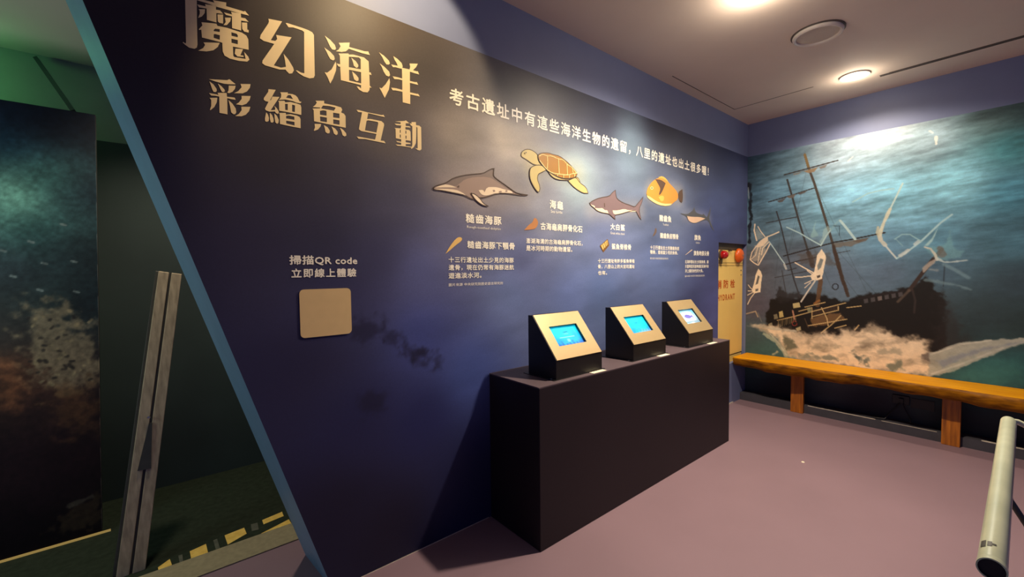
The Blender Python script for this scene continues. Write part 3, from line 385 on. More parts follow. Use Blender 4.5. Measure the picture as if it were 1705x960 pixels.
AN = {'dolphin': [['f','dol',[(-3.8002,1.8196),(-3.7827,1.8341),(-3.7359,1.8498),(-3.7119,1.863),(-3.6813,1.8848),(-3.6191,1.9076),(-3.5547,1.9225),(-3.4881,1.9359),(-3.4606,1.9517),(-3.4326,1.9677),(-3.4115,1.9724),(-3.4155,1.9468),(-3.4158,1.9301),(-3.3912,1.9166),(-3.319,1.8859),(-3.2743,1.8651),(-3.2439,1.8539),(-3.1613,1.852),(-3.1893,1.8449),(-3.2746,1.8448),(-3.3196,1.8458),(-3.3853,1.8388),(-3.4491,1.8154),(-3.4904,1.803),(-3.524,1.7996),(-3.5506,1.7889),(-3.5702,1.7897),(-3.6084,1.8044),(-3.6645,1.809),(-3.7129,1.8116),(-3.7601,1.814),(-3.7946,1.8127)]],['f','dold',[(-3.7359,1.8498),(-3.7119,1.863),(-3.6813,1.8848),(-3.6191,1.9076),(-3.5547,1.9225),(-3.4881,1.9359),(-3.4326,1.9677),(-3.4115,1.9724),(-3.4158,1.9301),(-3.3912,1.9166),(-3.319,1.8859),(-3.2743,1.8651),(-3.3192,1.8716),(-3.4055,1.9092),(-3.4473,1.9232),(-3.5418,1.9108),(-3.6068,1.8891),(-3.645,1.8582),(-3.6638,1.8455),(-3.6942,1.8497)]],['f','white',[(-3.7887,1.8234),(-3.736,1.8473),(-3.6942,1.8471),(-3.6578,1.8384),(-3.6944,1.8357),(-3.7422,1.8302)]],['f','white',[(-3.7945,1.8177),(-3.7305,1.825),(-3.6641,1.8273),(-3.627,1.8183),(-3.602,1.804),(-3.6645,1.809),(-3.7426,1.8119)]],['f','white',[(-3.5199,1.8407),(-3.4896,1.8468),(-3.4796,1.8342),(-3.462,1.8636),(-3.4203,1.8696),(-3.3848,1.8714),(-3.3341,1.8642),(-3.2894,1.8634),(-3.2745,1.8506),(-3.3196,1.847),(-3.3636,1.8411),(-3.4067,1.8365),(-3.449,1.821),(-3.4766,1.8154),(-3.5036,1.8207)]],['f','dol',[(-3.4241,1.8513),(-3.412,1.8555),(-3.403,1.8481),(-3.4172,1.841)]],['f','dol',[(-3.3815,1.8493),(-3.3634,1.8553),(-3.3563,1.8476),(-3.3744,1.8428)]],['f','dol',[(-3.3342,1.8585),(-3.3193,1.8641),(-3.3157,1.8548),(-3.3284,1.8517)]],['l','line',[(-3.8002,1.8196),(-3.7827,1.8341),(-3.7359,1.8498),(-3.7119,1.863),(-3.6813,1.8848),(-3.6191,1.9076),(-3.5547,1.9225),(-3.4881,1.9359),(-3.4606,1.9517),(-3.4326,1.9677),(-3.4115,1.9724),(-3.4155,1.9468),(-3.4158,1.9301),(-3.3912,1.9166),(-3.319,1.8859),(-3.2743,1.8651),(-3.2439,1.8539),(-3.1613,1.852),(-3.1893,1.8449),(-3.2746,1.8448),(-3.3196,1.8458),(-3.3853,1.8388),(-3.4491,1.8154),(-3.4904,1.803),(-3.524,1.7996),(-3.5506,1.7889),(-3.5702,1.7897),(-3.6084,1.8044),(-3.6645,1.809),(-3.7129,1.8116),(-3.7601,1.814),(-3.7946,1.8127),(-3.8002,1.8196)]],['f','white',[(-3.5696,1.8191),(-3.5435,1.8165),(-3.5107,1.7955),(-3.4909,1.7729),(-3.4569,1.7594),(-3.4911,1.7608),(-3.5244,1.7752),(-3.5505,1.7943)]],['l','line',[(-3.5696,1.8191),(-3.5435,1.8165),(-3.5107,1.7955),(-3.4909,1.7729),(-3.4569,1.7594),(-3.4911,1.7608),(-3.5244,1.7752),(-3.5505,1.7943),(-3.5696,1.8191)]],['f','line',[(-3.6526,1.85),(-3.6439,1.851),(-3.6441,1.8436),(-3.6527,1.8426)]]],'sea_turtle': [['f','turt',[(-3.2097,2.08),(-3.2016,2.1018),(-3.1697,2.1219),(-3.1295,2.1258),(-3.0968,2.1164),(-3.0721,2.1024),(-3.0515,2.0694),(-3.039,2.0469),(-3.0812,2.0394),(-3.1224,2.0435),(-3.1705,2.0628),(-3.202,2.0696)]],['l','line',[(-3.2097,2.08),(-3.2016,2.1018),(-3.1697,2.1219),(-3.1295,2.1258),(-3.0968,2.1164),(-3.0721,2.1024),(-3.0515,2.0694),(-3.039,2.0469),(-3.0812,2.0394),(-3.1224,2.0435),(-3.1705,2.0628),(-3.202,2.0696),(-3.2097,2.08)]],['f','turt',[(-2.7331,2.0168),(-2.7084,2.0134),(-2.6936,1.9988),(-2.6887,1.9828),(-2.7185,1.9924)]],['l','line',[(-2.7331,2.0168),(-2.7084,2.0134),(-2.6936,1.9988),(-2.6887,1.9828),(-2.7185,1.9924),(-2.7331,2.0168)]],['f','turt',[(-2.8059,1.9814),(-2.7673,1.9993),(-2.7282,2.0141),(-2.6937,1.9822),(-2.6278,1.96),(-2.6073,1.9218),(-2.6588,1.9163),(-2.7386,1.9406),(-2.7869,1.9676)]],['l','line',[(-2.8059,1.9814),(-2.7673,1.9993),(-2.7282,2.0141),(-2.6937,1.9822),(-2.6278,1.96),(-2.6073,1.9218),(-2.6588,1.9163),(-2.7386,1.9406),(-2.7869,1.9676),(-2.8059,1.9814)]],['f','turt',[(-2.9877,2.0174),(-2.9259,1.9947),(-2.8529,1.9851),(-2.777,1.9948),(-2.8058,1.9834),(-2.9081,1.975),(-2.9616,1.99)]],['l','line',[(-2.9877,2.0174),(-2.9259,1.9947),(-2.8529,1.9851),(-2.777,1.9948),(-2.8058,1.9834),(-2.9081,1.975),(-2.9616,1.99),(-2.9877,2.0174)]],['f','turt',[(-3.1267,2.025),(-3.0812,2.0419),(-3.0305,2.0451),(-3.005,2.0212),(-3.048,1.9999),(-3.0735,1.9873),(-3.0822,1.9559),(-3.0575,1.9104),(-3.0663,1.8789),(-3.0831,1.8801),(-3.1239,1.9207),(-3.1438,1.96),(-3.1432,2.0017)]],['l','line',[(-3.1267,2.025),(-3.0812,2.0419),(-3.0305,2.0451),(-3.005,2.0212),(-3.048,1.9999),(-3.0735,1.9873),(-3.0822,1.9559),(-3.0575,1.9104),(-3.0663,1.8789),(-3.0831,1.8801),(-3.1239,1.9207),(-3.1438,1.96),(-3.1432,2.0017),(-3.1267,2.025)]],['f','shell',[(-3.0762,2.1048),(-3.0382,2.1213),(-2.9864,2.1299),(-2.9425,2.1266),(-2.8884,2.1272),(-2.8237,2.1044),(-2.7668,2.0742),(-2.7181,2.0418),(-2.7281,2.0207),(-2.7576,2.0038),(-2.8528,1.9883),(-2.9259,1.9978),(-2.9877,2.0174),(-3.039,2.0438),(-3.0683,2.0728)]],['l','line',[(-3.0762,2.1048),(-3.0382,2.1213),(-2.9864,2.1299),(-2.9425,2.1266),(-2.8884,2.1272),(-2.8237,2.1044),(-2.7668,2.0742),(-2.7181,2.0418),(-2.7281,2.0207),(-2.7576,2.0038),(-2.8528,1.9883),(-2.9259,1.9978),(-2.9877,2.0174),(-3.039,2.0438),(-3.0683,2.0728),(-3.0762,2.1048)]],['l','cream',[(-3.0638,2.0977),(-3.0382,2.114),(-2.9954,2.1087),(-2.9559,2.1164),(-2.8977,2.1056),(-2.8517,2.1096),(-2.8145,2.0833),(-2.7716,2.0735),(-2.728,2.0437)]],['l','cream',[(-3.0599,2.0711),(-3.0049,2.0273),(-2.9525,2.0099),(-2.8895,2.0121),(-2.8151,2.0157),(-2.7574,2.0332),(-2.7231,2.0411)]],['l','cream',[(-2.9954,2.1087),(-2.9932,2.0722),(-2.9962,2.0347)]],['l','cream',[(-2.8977,2.1056),(-2.8913,2.0119)]],['l','cream',[(-2.8192,2.0826),(-2.8151,2.0157)]],['l','cream',[(-2.7716,2.0735),(-2.7593,2.0329)]],['l','cream',[(-2.8526,2.012),(-2.8528,1.9947)]],['l','cream',[(-2.796,2.0195),(-2.7981,2.0018)]],['l','cream',[(-2.9077,2.0109),(-2.9096,1.9981)]],['l','cream',[(-2.7477,2.0312),(-2.7497,2.0146)]],['f','line',[(-3.1795,2.1026),(-3.17,2.1042),(-3.1701,2.0959),(-3.1796,2.0943)]]],'shark': [['f','shark',[(-2.5923,1.8568),(-2.558,1.8766),(-2.4879,1.903),(-2.3696,1.9263),(-2.3508,1.9485),(-2.3033,1.9769),(-2.2986,1.9424),(-2.2842,1.9145),(-2.2056,1.8924),(-2.1245,1.8847),(-2.0618,1.8749),(-2.0299,1.9024),(-1.9541,1.9607),(-1.9704,1.9141),(-2.0084,1.8671),(-1.981,1.785),(-2.0082,1.8049),(-2.0405,1.8397),(-2.0618,1.8534),(-2.1654,1.8298),(-2.2453,1.8087),(-2.3132,1.7977),(-2.3085,1.767),(-2.3418,1.781),(-2.3792,1.8014),(-2.4525,1.8015),(-2.5148,1.8107),(-2.5409,1.8281),(-2.5754,1.839)]],['f','white',[(-2.5838,1.8493),(-2.5322,1.8428),(-2.5366,1.8284),(-2.4882,1.8297),(-2.4524,1.8356),(-2.4253,1.8208),(-2.3977,1.8259),(-2.3839,1.8011),(-2.4525,1.8015),(-2.5148,1.8107),(-2.5409,1.8281)]],['f','white',[(-2.3369,1.8279),(-2.2746,1.833),(-2.1956,1.8514),(-2.145,1.8436),(-2.0512,1.8543),(-2.0405,1.8428),(-2.1654,1.8298),(-2.2453,1.8087),(-2.3228,1.7987)]],['f','line',[(-2.436,1.8712),(-2.4269,1.872),(-2.4233,1.8438),(-2.4325,1.843)]],['l','line',[(-2.5923,1.8568),(-2.558,1.8766),(-2.4879,1.903),(-2.3696,1.9263),(-2.3508,1.9485),(-2.3033,1.9769),(-2.2986,1.9424),(-2.2842,1.9145),(-2.2056,1.8924),(-2.1245,1.8847),(-2.0618,1.8749),(-2.0299,1.9024),(-1.9541,1.9607),(-1.9704,1.9141),(-2.0084,1.8671),(-1.981,1.785),(-2.0082,1.8049),(-2.0405,1.8397),(-2.0618,1.8534),(-2.1654,1.8298),(-2.2453,1.8087),(-2.3132,1.7977),(-2.3085,1.767),(-2.3418,1.781),(-2.3792,1.8014),(-2.4525,1.8015),(-2.5148,1.8107),(-2.5409,1.8281),(-2.5754,1.839),(-2.5923,1.8568)]]],'tuskfish': [['f','fyel',[(-1.7371,2.144),(-1.6769,2.1617),(-1.6151,2.1466),(-1.5772,2.118),(-1.6521,2.1221)]],['f','fin',[(-1.4313,2.0533),(-1.3601,2.0875),(-1.35,2.0341),(-1.3589,1.969),(-1.4133,1.9862)]],['l','line',[(-1.4313,2.0533),(-1.3601,2.0875),(-1.35,2.0341),(-1.3589,1.969),(-1.4133,1.9862),(-1.4313,2.0533)]],['f','orange',[(-1.9097,1.9828),(-1.8986,2.0283),(-1.8535,2.0779),(-1.7842,2.1218),(-1.7011,2.1487),(-1.6025,2.1283),(-1.526,2.0972),(-1.4339,2.053),(-1.4268,1.9987),(-1.499,1.9643),(-1.5376,1.9404),(-1.6508,1.9203),(-1.7715,1.9324),(-1.853,1.9568)]],['f','fin',[(-1.7842,2.1218),(-1.701,2.1291),(-1.6273,2.1086),(-1.664,2.0547),(-1.6942,2.0184),(-1.7243,1.9989),(-1.7304,2.0113),(-1.7065,2.0499),(-1.7247,2.0739)]],['f','cream',[(-1.9041,1.9803),(-1.8531,1.9728),(-1.7716,1.9486),(-1.6632,1.9357),(-1.5313,1.9511),(-1.5504,1.9325),(-1.6631,1.9172),(-1.7833,1.9281),(-1.8871,1.9598)]],['f','fyel',[(-1.7362,1.9813),(-1.7002,2.0014),(-1.6513,1.9998),(-1.6572,1.9628),(-1.6999,1.9521)]],['f','cream',[(-1.8107,2.0478),(-1.8151,2.0397),(-1.8267,2.0338),(-1.8409,2.0322),(-1.8524,2.0355),(-1.8568,2.0425),(-1.8525,2.0505),(-1.841,2.0565),(-1.8268,2.0581),(-1.8152,2.0548)]],['f','line',[(-1.8235,2.0463),(-1.8255,2.0427),(-1.8306,2.04),(-1.837,2.0393),(-1.8422,2.0408),(-1.8442,2.044),(-1.8422,2.0476),(-1.8371,2.0502),(-1.8307,2.051),(-1.8255,2.0495)]]],'marlin': [['f','marl',[(-1.3852,1.881),(-1.2676,1.8808),(-1.2108,1.9052),(-1.1749,1.9225),(-1.146,1.9574),(-1.1307,1.9152),(-1.0783,1.901),(-0.9867,1.8968),(-0.9791,1.9123),(-0.9397,1.8891),(-0.9079,1.8801),(-0.8765,1.9164),(-0.8293,1.9925),(-0.8443,1.9189),(-0.8677,1.8716),(-0.8099,1.8142),(-0.7558,1.7555),(-0.8093,1.7835),(-0.8835,1.8553),(-0.9548,1.8505),(-1.0471,1.8296),(-1.1219,1.8102),(-1.1952,1.8092),(-1.2599,1.8301),(-1.2885,1.8637),(-1.3716,1.873)]],['f','peach',[(-1.2744,1.8647),(-1.1814,1.8643),(-1.0477,1.8738),(-0.9393,1.8666),(-1.0471,1.8333),(-1.122,1.8138),(-1.1953,1.8128),(-1.2528,1.8306)]]],'jawbone': [['f','bone',[(-3.7337,1.4911),(-3.7041,1.5338),(-3.6704,1.5709),(-3.6478,1.5829),(-3.6291,1.5773),(-3.6332,1.5613),(-3.671,1.5379),(-3.7082,1.5087)]]],'scapula': [['f','bone2',[(-3.1904,1.6415),(-3.1514,1.6759),(-3.1218,1.6922),(-3.1066,1.7223),(-3.0867,1.7164),(-3.0719,1.6917),(-3.0925,1.6576),(-3.1322,1.6481)]]],'vertebra': [['f','bone3',[(-2.4826,1.569),(-2.3947,1.6208),(-2.3741,1.5764),(-2.4427,1.5233)]],['f','bone',[(-2.4693,1.5715),(-2.3982,1.6121),(-2.3914,1.5802),(-2.4493,1.5423)]],['l','bone3',[(-2.4492,1.5784),(-2.4358,1.5533)]],['l','bone3',[(-2.4289,1.5918),(-2.4154,1.5623)]],['l','bone3',[(-2.4085,1.601),(-2.4017,1.5756)]]],'tooth': [['f','tooth',[(-1.8216,1.6624),(-1.7914,1.6999),(-1.7785,1.7367),(-1.7565,1.7258),(-1.7608,1.6965),(-1.7913,1.671)]]],'bill_bone': [['f','white',[(-1.3075,1.5211),(-1.1897,1.5729),(-1.1734,1.569),(-1.2846,1.5267)]]]}
AN_LAB = {'dolphin': 'printed grey dolphin with white jaw and flipper', 'sea_turtle': 'printed sea turtle with brown shell', 'shark': 'printed grey shark with white belly', 'tuskfish': 'printed orange fish with dark tail', 'marlin': 'printed grey billfish with pale belly',
          'jawbone': 'printed long yellow jawbone', 'scapula': 'printed brown bone fragment', 'vertebra': 'printed yellow vertebra', 'tooth': 'printed dark curved bone', 'bill_bone': 'printed thin white bone'}
for k, items in AN.items():
    b = MB(); keys = []
    for li, (t, c, pts) in enumerate(items):
        if c not in keys: keys.append(c)
        if t == 'f': fill(b, [chaikin(pts) if len(pts) > 4 else pts], AY(2 + li * .5), keys.index(c))
        else: pen(b, chaikin(pts, False) if len(pts) > 3 else pts, .0048 if c == 'line' else .006, AY(2 + li * .5), keys.index(c))
    b.build(k + '_picture', [PM[c] for c in keys], wl, label=AN_LAB[k])
for s, x0, x1, zc, h, bold in [('考古遺址中有這些海洋生物的遺留，八里的遺址也出土很多喔！',-3.6923,-0.884,2.3053,0.084,0.022),('掃描QR code',-4.4649,-4.1903,1.4533,0.0391,0.03),('立即線上體驗',-4.4591,-4.1959,1.4003,0.0368,0.03),('糙齒海豚',-3.6043,-3.3629,1.6839,0.0479,0.03),('Rough-toothed dolphin',-3.5975,-3.3681,1.6363,0.0176,0.0),('糙齒海豚下顎骨',-3.5965,-3.2666,1.5433,0.0402,0.03),('十三行遺址出土少見的海豚',-3.7149,-3.2738,1.4618,0.0296,0.025),('遺骨，現在仍常有海豚迷航',-3.7158,-3.2745,1.4207,0.0297,0.025),('遊進淡水河。',-3.7166,-3.5073,1.3785,0.0297,0.025),('圖片來源 中央研究院歷史語言研究所',-3.7168,-3.3557,1.3306,0.0163,0),('海龜',-2.9723,-2.8541,1.8161,0.0525,0.03),('Sea turtle',-2.9637,-2.8612,1.7719,0.0188,0),('古海龜肩胛骨化石',-3.0544,-2.6682,1.6744,0.0443,0.03),('澎湖海溝的古海龜肩胛骨化石，',-3.1745,-2.667,1.5796,0.0323,0.025),('是冰河時期的動物遺留。',-3.175,-2.769,1.5361,0.0324,0.025),('大白鯊',-2.3606,-2.1905,1.7105,0.0452,0.03),('Great white shark',-2.3607,-2.1905,1.6653,0.0172,0),('鯊魚脊椎骨',-2.3462,-2.1108,1.5686,0.0412,0.03),('十三行遺址有許多鯊魚脊椎',-2.5029,-2.0655,1.4633,0.0295,0.025),('骨，八里山上的大坌坑遺址',-2.503,-2.0654,1.4229,0.0295,0.025),('也有。',-2.5032,-2.4023,1.3791,0.0295,0.025),('豬齒魚',-1.7188,-1.5371,1.8181,0.0511,0.03),('Tuskfish',-1.6671,-1.5802,1.7686,0.0157,0),('豬齒魚前顎骨',-1.7073,-1.4219,1.6761,0.0441,0.03),('十三行遺址出土的豬齒魚前',-1.8512,-1.4079,1.5757,0.0311,0.025),('顎骨，是相當少見的魚骨。',-1.851,-1.4275,1.5374,0.0311,0.025),('圖片來源 中央研究院歷史語言研究所',-1.8508,-1.5818,1.4876,0.0153,0),('旗魚',-1.1401,-1.0218,1.6834,0.0486,0.03),('Sailfish',-1.1142,-1.0427,1.6367,0.0152,0),('旗魚吻部尖骨',-1.1503,-0.8631,1.5424,0.0433,0.03),('北海岸遺址出土的旗魚骨，顯',-1.3047,-0.8701,1.4631,0.0307,0.025),('示當時居民能夠捕捉深海中海',-1.3043,-0.8694,1.4223,0.0307,0.025),('洋上層掠食性的大魚。',-1.3038,-0.9747,1.3821,0.0307,0.025),('圖片來源 中央研究院歷史語言研究所',-1.3033,-0.946,1.336,0.017,0)]:
    text_mesh('lettering', s, x0, x1, zc, h, bold, AY(2), M['white_ink'], wl)

# shipwreck mural on the right-hand wall
def seg(a, b_, n): return list(np.linspace(a, b_, n, endpoint=False))
ys = np.array(seg(-4.6, -2.15, 40) + seg(-2.15, 0, 430) + [0.0]); zs = np.array(seg(0, .45, 30) + seg(.45, 2.5, 420) + seg(2.5, PT, 10) + [PT])
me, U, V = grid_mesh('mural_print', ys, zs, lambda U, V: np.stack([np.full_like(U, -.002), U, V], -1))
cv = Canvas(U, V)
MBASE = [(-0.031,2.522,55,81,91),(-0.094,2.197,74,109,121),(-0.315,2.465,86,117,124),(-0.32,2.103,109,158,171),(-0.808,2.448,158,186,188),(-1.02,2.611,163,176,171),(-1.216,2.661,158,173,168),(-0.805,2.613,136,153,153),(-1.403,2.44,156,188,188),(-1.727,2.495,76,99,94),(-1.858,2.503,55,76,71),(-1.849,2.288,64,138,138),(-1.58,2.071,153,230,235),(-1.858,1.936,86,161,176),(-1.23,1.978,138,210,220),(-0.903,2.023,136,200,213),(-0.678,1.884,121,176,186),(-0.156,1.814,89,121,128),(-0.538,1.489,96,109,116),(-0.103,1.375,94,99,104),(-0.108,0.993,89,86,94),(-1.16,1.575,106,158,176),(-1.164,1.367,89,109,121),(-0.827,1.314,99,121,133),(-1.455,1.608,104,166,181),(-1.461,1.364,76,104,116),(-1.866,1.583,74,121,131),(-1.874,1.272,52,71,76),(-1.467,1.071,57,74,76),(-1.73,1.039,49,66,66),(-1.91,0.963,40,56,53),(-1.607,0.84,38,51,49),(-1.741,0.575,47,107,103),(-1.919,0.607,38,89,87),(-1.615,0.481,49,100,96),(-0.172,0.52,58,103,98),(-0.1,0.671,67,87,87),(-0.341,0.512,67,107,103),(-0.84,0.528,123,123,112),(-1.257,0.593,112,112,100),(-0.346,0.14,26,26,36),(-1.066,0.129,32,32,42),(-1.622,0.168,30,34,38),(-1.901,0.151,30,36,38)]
cv.base(MBASE)  # lower mural colours lifted to make up for the lamp's falloff
sl = cv.v + .10 * cv.u
n1 = fbm(cv.u * 3.0, sl * 14, 5); n2 = fbm(cv.u * 9 + 31, sl * 34 + 11, 4); n3 = fbm(cv.u * 2.2 + 5, sl * 4 + 8, 4)
up = np.clip((cv.v - 1.0) / .9, .25, 1)
n4 = fbm(cv.u * 16 + 3, sl * 70 + 5, 3)
cv.mul(1 + up * (.46 * (n1 - .5) + .34 * (n2 - .5) + .42 * (n3 - .5) + .2 * (n4 - .5)))
cv.c = cv.c * np.array([1.0, .965, 1.03])
